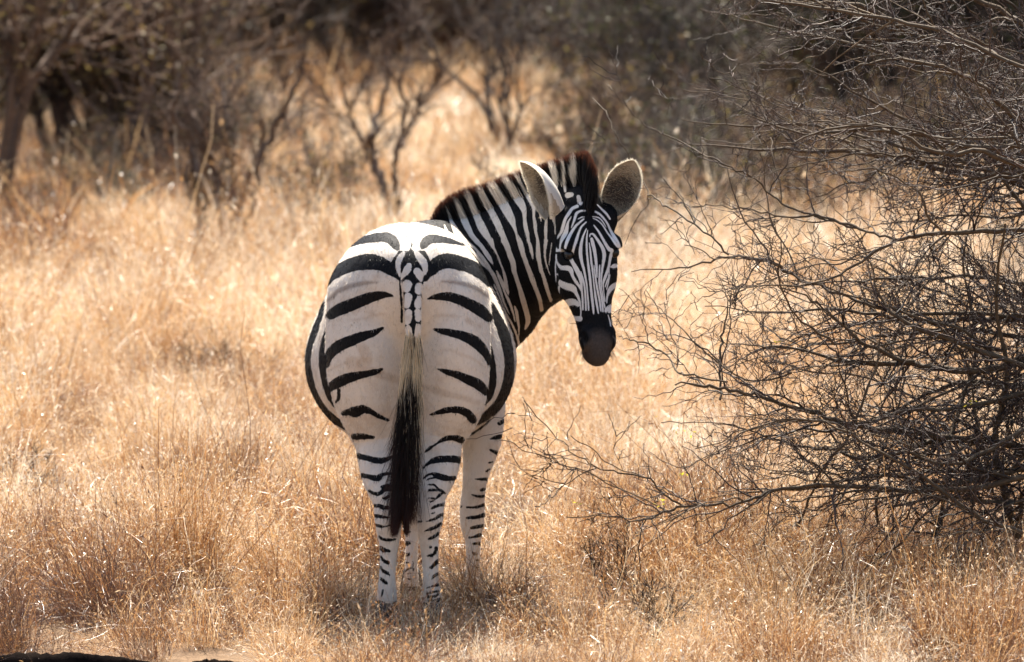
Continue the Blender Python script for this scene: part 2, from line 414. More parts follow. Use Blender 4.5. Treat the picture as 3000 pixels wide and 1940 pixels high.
T_RUMP = parse("""
1: 350,228,12 430,190,40 520,170,55 590,165,62 630,180,66 655,212,55 672,238,26
1: 830,232,25 845,205,55 880,178,58 950,180,46 1040,198,26 1095,216,8
1: 205,450,64 240,410,75 310,370,80 390,338,88 470,325,100 540,330,95 590,350,80 630,375,75 665,405,50 685,440,14
1: 650,370,50 650,330,34 660,300,22 680,275,16 705,262,10
1: 852,445,14 870,405,45 895,370,75 930,335,90 990,318,95 1060,330,90 1140,355,85 1210,395,80 1262,445,70
1: 870,360,50 868,330,30 855,295,24 835,270,18 815,255,8
1: 240,665,60 280,640,72 350,610,76 440,575,72 510,550,62 580,537,42 640,545,10
1: 866,563,8 920,550,36 990,548,56 1060,565,62 1130,595,68 1200,635,75 1256,680,60
1: 207,985,45 230,925,60 290,868,72 370,833,68 450,803,58 520,780,40 575,750,12
1: 235,1135,50 290,1100,70 370,1068,60 450,1050,45 520,1035,35 570,1015,12
1: 292,1150,18 290,1200,20 272,1232,10
1: 320,1300,28 365,1290,45 400,1290,70 450,1275,50 500,1290,32 550,1320,24 610,1345,14
1: 390,1450,36 450,1450,38 515,1455,16
1: 910,760,12 960,772,36 1030,785,48 1100,805,60 1170,840,70 1220,890,60 1250,940,40 1258,980,20
1: 930,1015,8 990,1035,34 1060,1055,46 1130,1085,60 1190,1115,66 1240,1160,50
1: 880,1310,8 930,1295,24 1000,1280,36 1070,1280,45 1120,1300,50 1155,1340,50
E: 1040,400,20 1110,345,40 1170,310,14 1240,260,36 1310,225,60 1400,210,70 1480,215,85 1545,235,90
E: 90,460,76 160,480,75 250,500,75 330,520,85 420,530,80 500,510,60 570,475,30
E: 150,735,60 230,750,60 320,775,80 380,770,86 430,730,55 500,710,40 550,705,36
E: 250,955,36 310,985,45 370,1000,55 420,975,50 460,930,60
E: 430,900,40 480,885,45 550,880,40
E: 450,940,30 540,930,50
E: 445,1060,30 490,1055,40 520,1030,40
E: 325,1160,42 400,1170,45 450,1190,60 510,1190,45
E: 325,1305,45 400,1315,40 500,1330,35
E: 345,1430,30 400,1455,35 460,1460,25 530,1440,12
E: 1010,630,18 1060,580,38 1110,550,50 1180,520,85 1280,510,90 1380,505,90 1460,510,96 1530,520,96
E: 1010,780,18 1070,735,35 1130,715,40 1200,740,80 1290,765,80 1370,780,70 1450,775,66
E: 1060,800,8 1120,775,16 1190,765,20
E: 1080,870,10 1130,865,30 1180,880,30 1220,925,28 1270,955,36 1320,990,24
E: 1090,945,30 1140,940,30 1210,945,20
E: 1170,1080,12 1210,1045,28 1260,1000,28 1300,985,16
E: 1080,1055,8 1160,1060,14
E: 1100,1110,8 1150,1100,12
E: 1120,1210,8 1160,1185,35 1220,1160,40 1305,1145,45
E: 1125,1275,10 1165,1262,14
E: 1065,1385,12 1120,1365,34 1180,1345,35 1240,1305,40 1295,1280,30
E: 930,1385,26 990,1385,18
E: 1030,1525,8 1090,1500,35 1160,1475,35 1220,1440,35 1262,1410,24
F: 230,145,24 280,180,32 340,190,36 400,190,26 450,180,10
F: 255,295,40 290,325,60 350,335,40 375,345,8
F: 250,410,20 290,460,34 340,490,50 357,495,30
F: 250,550,20 270,590,28 320,620,44 370,660,8
F: 245,700,26 285,730,40 327,765,34
F: 280,860,30 265,930,20
F: 230,1000,16 300,1020,14
F: 190,1000,20 260,1050,46 400,1060,56 470,1010,26
F: 350,1110,60 F:0,0,1
""".replace(' F:0,0,1', '') + """
F: 460,1100,50
F: 220,1170,60 330,1200,80 470,1180,70
F: 190,1260,80 470,1260,90
F: 860,65,12 910,50,34 970,25,34 1022,5,26
F: 880,180,8 920,165,30 970,140,36 1012,105,40
F: 912,285,36
F: 985,300,44 985,320,40 960,375,34 920,395,38 870,405,18
F: 920,560,34 950,530,40 1000,480,50 1018,468,50
F: 935,710,20 965,665,36 1018,635,34
F: 860,830,6 930,805,16 980,795,36 1028,775,34
F: 870,900,30 930,885,18 1010,870,28
F: 880,945,34 960,940,34 1030,915,12
F: 812,965,30
F: 890,1010,40 960,1005,44 1050,975,40
F: 790,1045,36 850,1045,40 920,1060,40 1000,1070,60 1060,1030,30
F: 1000,1130,110 900,1190,70 1000,1250,150
F: 850,1230,90 1050,1230,90
D: 530,400,34 530,470,50 512,525,90 560,590,60 600,600,50 640,622,30 680,690,12
D: 470,540,40 420,590,24 403,670,10
D: 560,600,50 550,680,50 500,740,70 430,790,18
D: 560,740,60 620,770,40 672,812,14
D: 560,800,40 565,860,30 545,920,56 450,940,26
D: 600,930,24 665,965,14
D: 575,960,56 570,1040,50 545,1110,56 460,1130,26
D: 550,1110,30 620,1110,20 650,1110,14
D: 560,1180,22 560,1230,18 550,1310,56 470,1350,22
D: 560,1310,30 620,1290,24 645,1280,18
D: 410,430,20 360,470,40 330,530,30
D: 640,415,14 690,460,36 730,530,36
D: 390,760,14 398,900,18 408,1020,22 415,1150,22 415,1300,20
D: 545,300,8 525,400,16
""")
T_FLANK = parse("""
G: 330,230,60 305,340,50 270,440,42 250,520,40 242,610,50 245,700,58 262,800,60 285,900,62 320,1000,62 365,1080,50 418,1145,20
G: 272,40,10 255,130,34 215,260,50 175,370,60 140,470,55 118,560,55 108,660,52 115,760,60 135,880,70 170,1000,85 230,1110,85 310,1190,75 390,1250,65 450,1290,60 530,1335,44
G: 66,640,5 68,740,7 78,850,8 102,970,8 150,1090,6 230,1200,10 330,1290,16 420,1360,26 500,1410,30 575,1445,28
1: 1248,720,14 1252,790,18 1262,870,30 1275,960,42 1285,1040,44 1280,1120,46 1260,1190,40 1228,1240,20
1: 1280,590,14 1310,680,50 1350,770,68 1375,860,66 1390,960,60 1388,1060,62 1365,1160,66 1320,1240,60 1250,1310,56 1180,1350,50 1140,1372,34
1: 1438,960,10 1442,1040,12 1436,1100,14 1415,1200,20 1360,1290,26 1280,1350,28 1200,1410,30 1085,1478,24
""")
T_FAINT = parse("""
1: 225,570,20 290,510,35 370,480,38 450,462,35 540,455,16
1: 960,450,20 1030,455,28 1110,470,38 1180,495,35 1250,545,25
1: 733,88,60 738,150,50 745,200,16
1: 820,120,20 850,110,40 900,120,24
""")
T_FAINT2 = parse("""
1: 370,700,14 450,690,22 540,665,20 600,660,10
1: 930,670,14 1000,670,24 1060,675,20
1: 940,900,12 1000,890,18 1080,920,22 1160,950,18 1230,1000,14
1: 230,1020,20 330,980,16 400,965,18 480,940,16
1: 1120,700,40 1200,740,30
1: 430,850,60 470,960,90 400,1000,70 1190,1230,40
G: 215,440,18 250,330,20 290,200,20 330,60,34
C: 140,1100,20 170,1200,24 200,1290,20
""")
T_FRONT = parse("""
F: 545,90,50 640,80,20
F: 590,240,60 630,230,40
F: 600,385,40 625,380,30
F: 600,495,24 625,490,14
F: 585,600,26 620,570,14 660,560,12
F: 600,640,8 650,630,10
F: 600,700,10 660,720,14
F: 545,795,22 600,785,26
F: 550,890,30 720,900,70
F: 680,480,14 685,600,12
F: 540,960,90 740,960,90
F: 1450,30,24 1530,15,36 1610,5,30
F: 1430,160,24 1480,150,24 1540,130,44 1575,125,40
F: 1480,245,34 1520,240,30 1565,240,44
F: 1465,355,20 1495,375,36 1530,370,20
F: 1515,460,16 1550,455,14
F: 1470,550,12 1510,545,34 1562,540,26
F: 1560,680,24
F: 1380,900,80 1600,900,80
3: 1130,90,24 1170,65,20
3: 1070,190,8 1110,180,26 1145,172,24
3: 1070,262,10 1112,278,26
3: 1060,342,8 1085,338,8
3: 1045,398,10 1068,385,8
3: 975,448,6 1010,450,14 1052,450,20
3: 1010,520,16 1042,512,20
3: 950,548,6 1000,560,16 1037,555,14
3: 870,628,14 885,625,8
3: 920,630,10 980,630,14 1034,612,24
3: 918,698,12 970,695,22 1037,678,26
3: 945,765,10 990,755,20 1030,745,14
""")
T_NECK = parse("""
B: 215,740,14 250,860,30 300,960,60 340,1040,80 400,1110,80 470,1160,40 540,1210,30 600,1270,26 660,1340,26 720,1430,26 760,1500,26
B: 340,660,60 385,760,70 430,880,85 480,990,75 530,1080,60 590,1150,60 640,1210,36 690,1290,36 740,1360,36 785,1430,10
B: 490,590,70 540,720,80 590,840,85 640,950,100 690,1040,90 740,1120,60 780,1200,40 830,1280,12 870,1370,10 910,1500,14
B: 640,540,80 690,650,80 760,760,80 820,870,85 870,980,80 920,1090,65 970,1200,60 1000,1300,55 1040,1400,55 1060,1500,50
B: 790,470,120 850,570,120 920,680,120 980,790,110 1020,870,90 1050,950,50 1080,1040,30 1110,1120,50 1140,1210,65 1165,1300,55 1200,1400,50 1230,1500,50
B: 950,380,80 1020,480,100 1090,590,110 1150,690,90 1180,770,60 1185,850,40 1195,950,50 1220,1050,45 1240,1150,30 1265,1250,36 1290,1350,14
B: 1080,330,40 1150,450,40 1250,620,50 1300,720,45 1300,830,30 1315,920,44 1325,1020,36 1345,1120,30 1345,1230,34 1350,1330,44 1375,1430,46 1395,1520,46
B: 1380,770,16 1385,830,26 1392,890,8
B: 1460,810,30 1455,900,36 1450,1000,40 1450,1100,34 1440,1200,34 1440,1320,20 1460,1440,14 1490,1520,8
B: 1540,840,60 1565,930,20 1570,1050,12
B: 180,940,16 220,1040,40
2: 730,150,30 762,205,30
2: 822,125,36 845,200,45 850,290,30
2: 900,130,18 905,230,24 915,310,14
2: 968,115,30 960,190,50 975,270,18
2: 1085,160,20 1102,215,26
2: 930,335,34 955,330,30
2: 1000,345,24 1010,390,30
C: 0,180,40 60,270,40 130,370,36 200,470,50 250,580,50 300,700,36 340,830,24 380,920,20 420,1000,8
C: 170,600,20 210,670,24 270,780,22 330,900,16 380,1010,30 430,1090,26 480,1190,24 520,1290,30 545,1400,26 550,1500,20
C: 180,720,10 240,830,12 300,950,14 330,1040,12
C: 340,980,10 375,1080,24 405,1160,24 410,1200,14
C: 30,60,30 60,100,34 110,180,44 160,250,36 200,330,8
C: 250,430,20 290,520,44 330,610,44 350,700,20 400,800,34 440,900,30 475,1010,20 495,1100,8
C: 165,20,80 200,100,44 240,190,12 290,310,14 330,400,24 360,510,40 375,620,50 395,700,34 405,745,8
C: 345,20,80 390,120,60 425,230,56 460,320,55 480,420,60 510,520,50 550,640,55 590,780,66 625,900,68 655,1010,66 665,1100,60 630,1190,30
C: 490,900,20 515,980,40 530,1080,36 545,1180,20 545,1290,8
C: 550,20,60 580,120,70 610,220,50 640,320,50 680,420,60 720,530,66 760,640,55 800,740,50 830,840,50 845,940,50
C: 665,10,30 695,90,44 715,170,34 730,260,18
C: 795,20,36 800,120,50 810,250,50 830,380,44 870,500,44 910,640,50 945,750,40 968,820,34
C: 910,20,36 890,150,30 890,260,16 930,400,14 960,480,8
C: 980,60,10 960,200,10 945,340,8
""")
T_LIP = parse('''
H: 280,775,26 222,860,34 222,980,38 260,1080,36 350,1230,36 480,1360,46 640,1400,36 780,1370,24
H: 955,735,20 1020,830,34 1020,960,38 960,1080,30''')
T_NOS = parse('''
H: 290,830,50 320,930,60 350,1000,30
H: 985,800,34 962,900,46 930,980,24''')
T_HEAD = parse("""
A: 390,190,40 330,215,36 290,270,40 240,350,36 215,430,40 190,510,36 150,570,24 115,620,14 110,680,24 130,740,34
A: 315,320,10 275,390,24 260,460,44 240,530,56 200,600,44 180,660,24 170,730,20
A: 120,745,34 180,740,34 220,750,24
A: 490,245,18 430,250,24 380,280,34 360,340,30 335,410,20 315,460,8
A: 470,350,18 410,400,24 360,450,30 310,530,36 270,610,40 245,680,34 240,715,24
A: 400,350,8 450,325,13 480,325,8
A: 500,390,14 440,450,22 405,530,28 380,610,36 350,700,30 330,770,34 300,820,50 330,890,44 370,960,56 410,1040,56 435,1120,40 445,1220,24 455,1330,24 460,1480,22
A: 435,1010,10 460,1100,22 480,1190,22 490,1290,22 496,1400,22 498,1490,20
A: 505,470,10 465,560,24 440,660,34 430,770,44 445,880,36 470,970,30 490,1070,24 508,1170,20 518,1280,18 528,1400,20 532,1490,18
A: 520,490,10 508,600,20 510,740,24 520,860,24 535,980,30 550,1100,30 562,1220,28 575,1340,30 588,1450,28 595,1530,18
A: 540,650,10 555,760,20 565,880,26 580,980,24 590,1080,16 603,1200,16 620,1330,26 640,1450,24 655,1530,14
A: 570,600,34 585,660,44 605,740,40 620,840,36 630,940,30 638,1080,12
A: 600,930,8 612,1040,16 630,1160,22 650,1270,24 672,1380,24 686,1500,18
A: 545,570,14 555,540,16 590,540,24 630,590,30 670,650,36 710,720,44 728,800,44 715,900,34 700,1000,24 690,1100,20 692,1200,14 708,1300,14 728,1420,16 745,1490,10
A: 670,930,16 668,1030,20 665,1130,22 675,1230,20 695,1340,20 708,1440,20 712,1510,16
A: 600,430,14 660,510,24 710,600,30 750,670,36 790,730,44 825,750,46 805,830,36 790,920,30 765,1010,34 735,1090,34 715,1160,22 722,1260,10 738,1380,14
A: 590,340,10 650,370,14 710,430,16 760,510,18 820,590,24 870,660,34 900,700,20
A: 580,320,8 650,330,14 700,370,14 750,450,8
A: 600,250,24 660,280,24 720,340,24 770,410,24 810,500,30 850,570,40 900,640,30 930,730,30
A: 640,170,10 700,230,24 760,290,26 800,350,20
A: 125,800,20 130,870,20 160,930,34 200,960,50 270,965,64 310,990,56 330,1060,36 370,1130,38 420,1200,30 440,1250,14
A: 170,1120,20 190,1160,70 250,1190,84 330,1215,84 370,1270,46 410,1350,30 430,1440,18 436,1530,14
A: 160,1200,24 160,1280,20 180,1370,20 220,1440,30 270,1400,86 350,1390,76 400,1425,46
A: 75,860,12 60,960,12 75,1080,12 90,1200,14 110,1330,18 150,1430,18 210,1500,16
A: 120,880,12 115,980,16 120,1080,16 115,1180,18 125,1270,18 150,1360,18
A: 140,1040,24
A: 100,480,10 90,580,12 75,700,10 60,800,8 50,950,8
A: 810,950,20 850,940,50 885,930,44
A: 790,950,8 785,1060,14 760,1140,20 740,1200,12
A: 890,1160,50 830,1200,60 790,1250,46 765,1320,24 760,1400,12
A: 850,1430,44 790,1460,60 750,1500,40
A: 440,90,70 430,150,50
A: 800,1050,10 778,1150,14 758,1230,12
H: 140,340,60 200,370,90 270,380,110
H: 292,160,14 290,250,18 288,330,30
H: 840,170,60 910,150,110 880,230,60
H: 850,300,14 890,440,20 905,560,22
H: 275,665,24
""")
Q = measure(ZP)
dist = {k: f(ZP) for k, f in PRIM.items()}
dist['torso'] = np.minimum(dist['torso'], E_belly(ZP))
names = list(dist); reg = np.argmin(np.stack([dist[n] for n in names], 0), 0)
R = {n: reg == i for i, n in enumerate(names)}
hc = head_coords(ZP)
isH = (hc[:, 1] > .0) & (hc[:, 2] > -.25) & (dist['head'] < dist['neck']) & (ZP[:, 1] < .95) & (ZP[:, 0] > .08)
isH |= (hc[:, 1] > .30) & (ZP[:, 0] > .12) & (ZP[:, 1] < .95) & (np.abs(hc[:, 0]) < .14)
blk = np.full(nv, -8.)
front = R['fr'] | R['fl']
neckr = (R['neck'] | (R['torso'] & (ZP[:, 1] > .88))) & ~isH
neckr |= R['head'] & ~isH
rump = ~(front | neckr | isH)
blk[rump] = strokes(Q[rump], T_RUMP)
T_DK = parse('D: 530,440,200 540,520,400 545,600,410 550,700,330 548,800,260 548,900,230 550,1000,220 555,1100,205 555,1300,200 555,1500,200')
T_DW = parse('''
D: 440,430,40 390,500,70 365,580,75 370,660,60 385,730,20
D: 590,420,50 640,490,90 690,560,90 710,640,70 700,700,20
D: 505,590,70 480,650,90 430,720,50 410,770,14
D: 610,665,96 640,710,100 655,770,46
D: 480,830,124 475,880,96
D: 632,860,104 632,900,104
D: 500,985,104 490,1040,90 480,1090,70
D: 632,1000,60 625,1050,100 620,1085,90
D: 500,1185,92 495,1260,92 480,1305,66
D: 620,1175,86 620,1250,82
D: 492,1385,90 500,1500,90
D: 622,1355,76 620,1500,84''')
dkm = rump & (np.abs(Q[:, 0]-1209) < 60) & (Q[:, 1] > 735) & (Q[:, 1] < 985)
kb = strokes(Q[dkm], T_DK); kw = strokes(Q[dkm], T_DW)+.9
blk[dkm] = np.where(kb > 0, -kw, np.maximum(blk[dkm], -8)); blk[dkm] = np.where((kb > 0) & (kb < 2), np.minimum(-kw, 8), blk[dkm])
fl = R['torso'] & ~neckr & (ZP[:, 1] > .16) & ~isH
flq = strokes(Q[fl], T_FLANK)
# beyond the widest point of the barrel the stripes run as hoops
yb = ZP[fl][:, 1]; hoop = (np.abs(((yb-.70)/.082 + .15*np.sin(ZP[fl][:, 2]*6)) % 1 - .5)-.25)*-.082*880
low = np.clip((ZP[fl][:, 2]-.56)/.05, -1, 1)*8
hoop = np.minimum(hoop, low)
wgt = np.clip((yb-.70)/.05, 0, 1)
blk[fl] = np.maximum(blk[fl], flq*(1-wgt)+hoop*wgt)
blk[front] = strokes(Q[front], T_FRONT)
blk[neckr] = -strokes(Q[neckr], T_NECK)
blk[rump] += .9; blk[front] += .9
isF = isH
blk[isF] = -strokes(Q[isF], T_HEAD)
# muzzle
mz = np.clip(1-np.sqrt(((Q[:, 0]-1751)/66)**2+((Q[:, 1]-1028)/72)**2), 0, 1)*2.6
mz = np.clip(mz, 0, 1)*isH
for c_ in [e.c for e in nost]:
    mz *= np.clip((np.linalg.norm(ZP-c_, axis=1)-.015)/.012, .0, 1)
mz *= 1-.95*np.clip(strokes(Q, parse('H: 905,1180,34 880,1290,40 830,1370,26 750,1400,8'))/3+.5, 0, 1)
blk[isH & (hc[:, 1] > .42)] = np.maximum(blk[isH & (hc[:, 1] > .42)], 3.)
faint = np.clip(strokes(Q, T_FAINT)/7+.3, 0, 1)*rump*.85
faint2 = np.clip(strokes(Q, T_FAINT2)/9+.35, 0, 1)*rump*.5
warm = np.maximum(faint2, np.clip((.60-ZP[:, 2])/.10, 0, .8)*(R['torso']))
lip = np.clip(strokes(Q, T_LIP)/4+.5, 0, 1)*isH*.7; mz *= 1-np.clip(strokes(Q, T_NOS)/2+.5, 0, 1)
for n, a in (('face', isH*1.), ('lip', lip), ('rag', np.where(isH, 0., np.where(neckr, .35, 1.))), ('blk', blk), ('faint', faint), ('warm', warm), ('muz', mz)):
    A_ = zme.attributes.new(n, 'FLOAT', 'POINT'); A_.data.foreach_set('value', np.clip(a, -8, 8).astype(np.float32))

# coat material
a = NT('zebra_coat')
tc = a.n('ShaderNodeTexCoord')
mp = a.n('ShaderNodeMapping'); mp.inputs['Scale'].default_value = (1, 1, .45); a.l(tc.outputs['Object'], mp.inputs[0])
n1 = a.noise(300, 3, .7, mp.outputs[0]); n2 = a.noise(38, 5, .65); n3 = a.noise(900, 2, .5, mp.outputs[0])
n4 = a.noise(6, 3, .6)
fld = a.math('ADD', a.attr('blk'), a.math('MULTIPLY', a.math('SUBTRACT', n1, .5), a.math('MULTIPLY_ADD', a.attr('rag'), 7.0, 1.6)))
fld = a.math('ADD', fld, a.math('MULTIPLY', a.math('SUBTRACT', n2, .5), a.math('MULTIPLY_ADD', a.attr('rag'), 6.0, .6)))
bk = a.step(fld, -.55, .75)
hw_ = a.attr('face')
white = a.mix(a.math('MULTIPLY', n4, .9, clamp=True), (.76, .70, .625), (.61, .53, .44))
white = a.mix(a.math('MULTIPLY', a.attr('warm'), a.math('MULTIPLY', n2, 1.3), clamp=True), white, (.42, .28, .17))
white = a.mix(a.math('MULTIPLY', a.attr('faint'), a.math('ADD', n1, .25), clamp=True), white, (.20, .145, .11))
dirt = a.step(a.math('MULTIPLY_ADD', n4, .6, a.math('MULTIPLY', n2, .4)), .50, .66); white = a.mix(a.math('MULTIPLY', dirt, .38), white, (.40, .27, .17))
blackc = a.mix(a.step(n1, .52, .75), (.005, .005, .006), (.028, .022, .020))
white = a.mix(hw_, white, (.82, .79, .76))
col = a.mix(bk, white, blackc)
col = a.mix(a.attr('muz'), col, a.mix(n1, (.022, .018, .017), (.115, .095, .085)))
col = a.mix(a.math('MULTIPLY', a.attr('lip'), a.math('ADD', n1, .3), clamp=True), col, (.24, .19, .17))
p = a.n('ShaderNodeBsdfPrincipled'); a.l(col, p.inputs['Base Color']); p.inputs['Roughness'].default_value = .62
p.inputs['Specular IOR Level'].default_value = .12
p.inputs['Sheen Weight'].default_value = .0; p.inputs['Sheen Roughness'].default_value = .4
b = a.n('ShaderNodeBump'); b.inputs['Strength'].default_value = .35; b.inputs['Distance'].default_value = .0012
a.l(a.math('ADD', n3, n1), b.inputs['Height']); a.l(b.outputs[0], p.inputs['Normal'])
a.l(p.outputs[0], a.out.inputs[0]); M_coat = a.m

zebra = thing('zebra', 'black and white striped zebra seen from behind, turning its head back to look', 'zebra', (CX, .5, 0))
def zpart(name, me, mat, parent=zebra, label=None):
    me.transform(__import__('mathutils').Matrix.Translation(-zebra.location)) if parent is zebra else None
    o = link(name, me, mat, parent)
    if label: o['label'] = label
    return o
zpart('body', zme, M_coat)

# ---------------------------------------------------------------- hooves
a = NT('hoof_horn'); nz = a.noise(80, 4); p = a.n('ShaderNodeBsdfPrincipled'); a.l(a.ramp(nz, [(.3, (.012, .011, .010)), (.7, (.04, .034, .03))]), p.inputs['Base Color'])
p.inputs['Roughness'].default_value = .55; a.l(p.outputs[0], a.out.inputs[0]); M_hoof = a.m
def hoof(x, y, w):
    g = Geo(); n = 20; th = np.linspace(0, 2*np.pi, n, endpoint=False); V = []
    for z, r, dy in ((.0, 1.18, .016), (.006, 1.2, .016), (.03, 1.08, .010), (.058, .92, 0), (.075, .8, -.003), (.085, .55, -.003)):
        rr = r*w*(1-.10*np.clip(-np.sin(th), 0, 1)); V.append(np.stack([x+rr*np.cos(th), y+dy+rr*1.15*np.sin(th), np.full(n, z)], 1))
    V = np.concatenate(V); F = []
    for k in range(5):
        for j in range(n): F.append((k*n+j, k*n+(j+1) % n, (k+1)*n+(j+1) % n, (k+1)*n+j))
    me = mesh_np('hoof', V, np.array(F), None)
    zpart('hoof', me, M_hoof)
for px_, Y in ((1133, .05), (1265, .05), (1206, 1.10), (1386, 1.08)):
    q = at(px_, 1800 if Y < 1 else 1735, Y); hoof(q[0], Y, .040 if Y < 1 else .034)

# ---------------------------------------------------------------- eyes
a = NT('eye_gloss'); p = a.n('ShaderNodeBsdfPrincipled'); p.inputs['Base Color'].default_value = (.004, .003, .003, 1); p.inputs['Roughness'].default_value = .3
a.l(p.outputs[0], a.out.inputs[0]); M_eye = a.m
for s, c in zip((-1, 1), eyec):
    bm = bmesh.new(); bmesh.ops.create_uvsphere(bm, u_segments=20, v_segments=14, radius=.0178)
    me = bpy.data.meshes.new('eye'); bm.to_mesh(me); bm.free(); me.polygons.foreach_set('use_smooth', np.ones(len(me.polygons), bool))
    cpos = c - HWd*s*.009
    me.transform(__import__('mathutils').Matrix.Translation(Vector(cpos))); zpart('eye', me, M_eye)

# ---------------------------------------------------------------- hair strands
def hair_mat(name, rough=.5):
    a = NT(name); c = a.n('ShaderNodeAttribute', attribute_name='hcol').outputs['Color']
    p = a.n('ShaderNodeBsdfPrincipled'); a.l(c, p.inputs['Base Color']); p.inputs['Roughness'].default_value = rough; p.inputs['Specular IOR Level'].default_value = .3
    tr = a.n('ShaderNodeBsdfTranslucent'); a.l(c, tr.inputs['Color']); mx = a.n('ShaderNodeMixShader'); mx.inputs[0].default_value = .55
    a.l(p.outputs[0], mx.inputs[1]); a.l(tr.outputs[0], mx.inputs[2]); a.l(mx.outputs[0], a.out.inputs[0]); return a.m
M_hair = hair_mat('hair')
def strands(name, P, w, col, parent=zebra):
    """P (N,n,3); w root half width; col (N,n,3)"""
    N, n, _ = P.shape; taper = np.linspace(1, .25, n)[None]*w
    d = P[:, -1]-P[:, 0]; s = np.cross(d, rng.normal(size=(N, 3))); s /= np.linalg.norm(s, axis=1, keepdims=True)+1e-9
    V, F = batch_ribbons(P, np.broadcast_to(taper, (N, n)), s)
    me = mesh_np(name, V, F, None)
    c = np.repeat(col, 2, axis=1).reshape(-1, 3); c4 = np.concatenate([c, np.ones((len(c), 1))], 1)
    at_ = me.color_attributes.new('hcol', 'FLOAT_COLOR', 'POINT'); at_.data.foreach_set('color', c4.astype(np.float32).ravel())
    return zpart(name, me, M_hair, parent)
CREAM = np.array((.96, .88, .77)); BLACK = np.array((.012, .010, .010)); BROWN = np.array((.10, .034, .018))
# short coat hair lying along the body
NH = 110000; vi = rng.randint(0, nv, NH)
no = np.empty(nv*3, np.float32); zme.vertices.foreach_get('normal', no) if hasattr(zme.vertices[0], 'normal') else None
no = no.reshape(-1, 3)[vi].astype(float); pv = ZP[vi]
down = np.where(isH[vi][:, None], HLn[None], np.where(neckr[vi][:, None], np.array([[.25, .1, -1.]]), np.array([[0, -.15, -1.]])))
upz = (no[:, 2] > .55) & ~isH[vi]; down[upz] = np.array([0, -1., -.2])
tg = down-no*(down*no).sum(1)[:, None]; tg /= np.linalg.norm(tg, axis=1, keepdims=True)+1e-6
hd_dir = tg+no*.28+rng.normal(size=(NH, 3))*.16; ln = np.where(isH[vi], .005, .010)*rng.uniform(.6, 1.2, NH)
P = pv[:, None]-no[:, None]*.0005+hd_dir[:, None]*ln[:, None, None]*np.linspace(0, 1, 3)[None, :, None]
bv = np.clip((blk[vi]+rng.normal(size=NH)*.7*(1-.6*isH[vi]))/1.0+.5, 0, 1)[:, None]
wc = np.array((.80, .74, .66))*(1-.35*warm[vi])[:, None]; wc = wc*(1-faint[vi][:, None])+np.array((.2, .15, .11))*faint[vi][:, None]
_dn = np.sin(pv[:, 0]*31+3*np.sin(pv[:, 2]*17))*np.sin(pv[:, 2]*26+2*np.sin(pv[:, 0]*19)); wc = wc*(1-.13*np.clip(_dn+.2, 0, 1)[:, None]*np.array((.7, 1, 1.35)))
wc = np.where(isH[vi][:, None], np.array((.84, .81, .78)), wc)
ch = wc*(1-bv)+np.array((.010, .009, .009))*bv; ch = ch*(1-mz[vi][:, None])+np.array((.07, .055, .048))*mz[vi][:, None]
ch = ch*(1-lip[vi][:, None])+np.array((.26, .205, .18))*lip[vi][:, None]; ch *= 1-.85*(np.clip(strokes(Q[vi], T_NOS)/2+.5, 0, 1)*isH[vi])[:, None]
ch *= rng.uniform(.8, 1.15, NH)[:, None]
strands('coat_hair', P, .0007, np.repeat(ch[:, None], 3, 1))
# mane: crest (px, py, Y) and outer edge (px, py)
crest = resample([(1262, 735, 1.16), (1285, 690, 1.14), (1330, 662, 1.10), (1400, 640, 1.05), (1470, 615, 1.0), (1545, 588, .94), (1610, 566, .89), (1665, 548, .84), (1705, 545, .80), (1722, 570, .74), (1730, 604, .70)], 200)
outer = resample([(1252, 690), (1272, 640), (1302, 590), (1350, 562), (1420, 540), (1500, 513), (1570, 488), (1630, 470), (1683, 452), (1708, 452), (1718, 505)], 200)
outer_h = resample([(1248, 700), (1258, 655), (1288, 600), (1340, 562), (1415, 540), (1495, 512), (1570, 486), (1630, 468), (1690, 450), (1722, 452), (1746, 500)], 200)
N = 13000; t = rng.rand(N)**1.0*199; i = t.astype(int).clip(0, 198); f = (t-i)[:, None]
cr = crest[i]*(1-f)+crest[i+1]*f; ou = outer_h[i]*(1-f)+outer_h[i+1]*f
lat = rng.normal(size=N)*.011; low_ = rng.rand(N)*22; wide = np.clip((t-172)/14, 0, 1)
root = at(cr[:, 0]+wide*rng.normal(size=N)*7, cr[:, 1]+8+low_, cr[:, 2]-.004); root[:, 1] += lat*1.1
tipY = cr[:, 2] + rng.normal(size=N)*.010+lat*.5
k = np.clip(rng.normal(.95, .055, N), .6, 1.06)[:, None]
tpx = cr[:, :2] + (ou-cr[:, :2])*k + rng.normal(size=(N, 2))*3
tip = at(tpx[:, 0], tpx[:, 1], tipY)
u = np.linspace(0, 1, 7)[None, :, None]
P = root[:, None]*(1-u)+tip[:, None]*u; P += (rng.normal(size=(N, 1, 3))*.006)*u*(1-u)*4
q = measure(P.reshape(-1, 3)); st_ = -strokes(q, T_NECK)
st_ += np.repeat(rng.normal(size=N)*1.6, 7); isb = np.clip(st_/2+.5, 0, 1).reshape(N, 7, 1)
col = CREAM*(1-isb)+BLACK*isb
# forelock is dark
ff = np.clip((t-176)/8, 0, 1)[:, None, None]; col = col*(1-ff)+BLACK*1.2*ff
tb = np.clip((u-.86)/.10, 0, 1)*np.clip((.7+.3*rng.rand(N))[:, None, None], 0, 1)
col = col*(1-tb)+BROWN*tb  # brown tips, with the reddish backlit glow put into the hair colour
col *= (.93+.14*rng.rand(N))[:, None, None]
strands('mane', P, .0015, col)
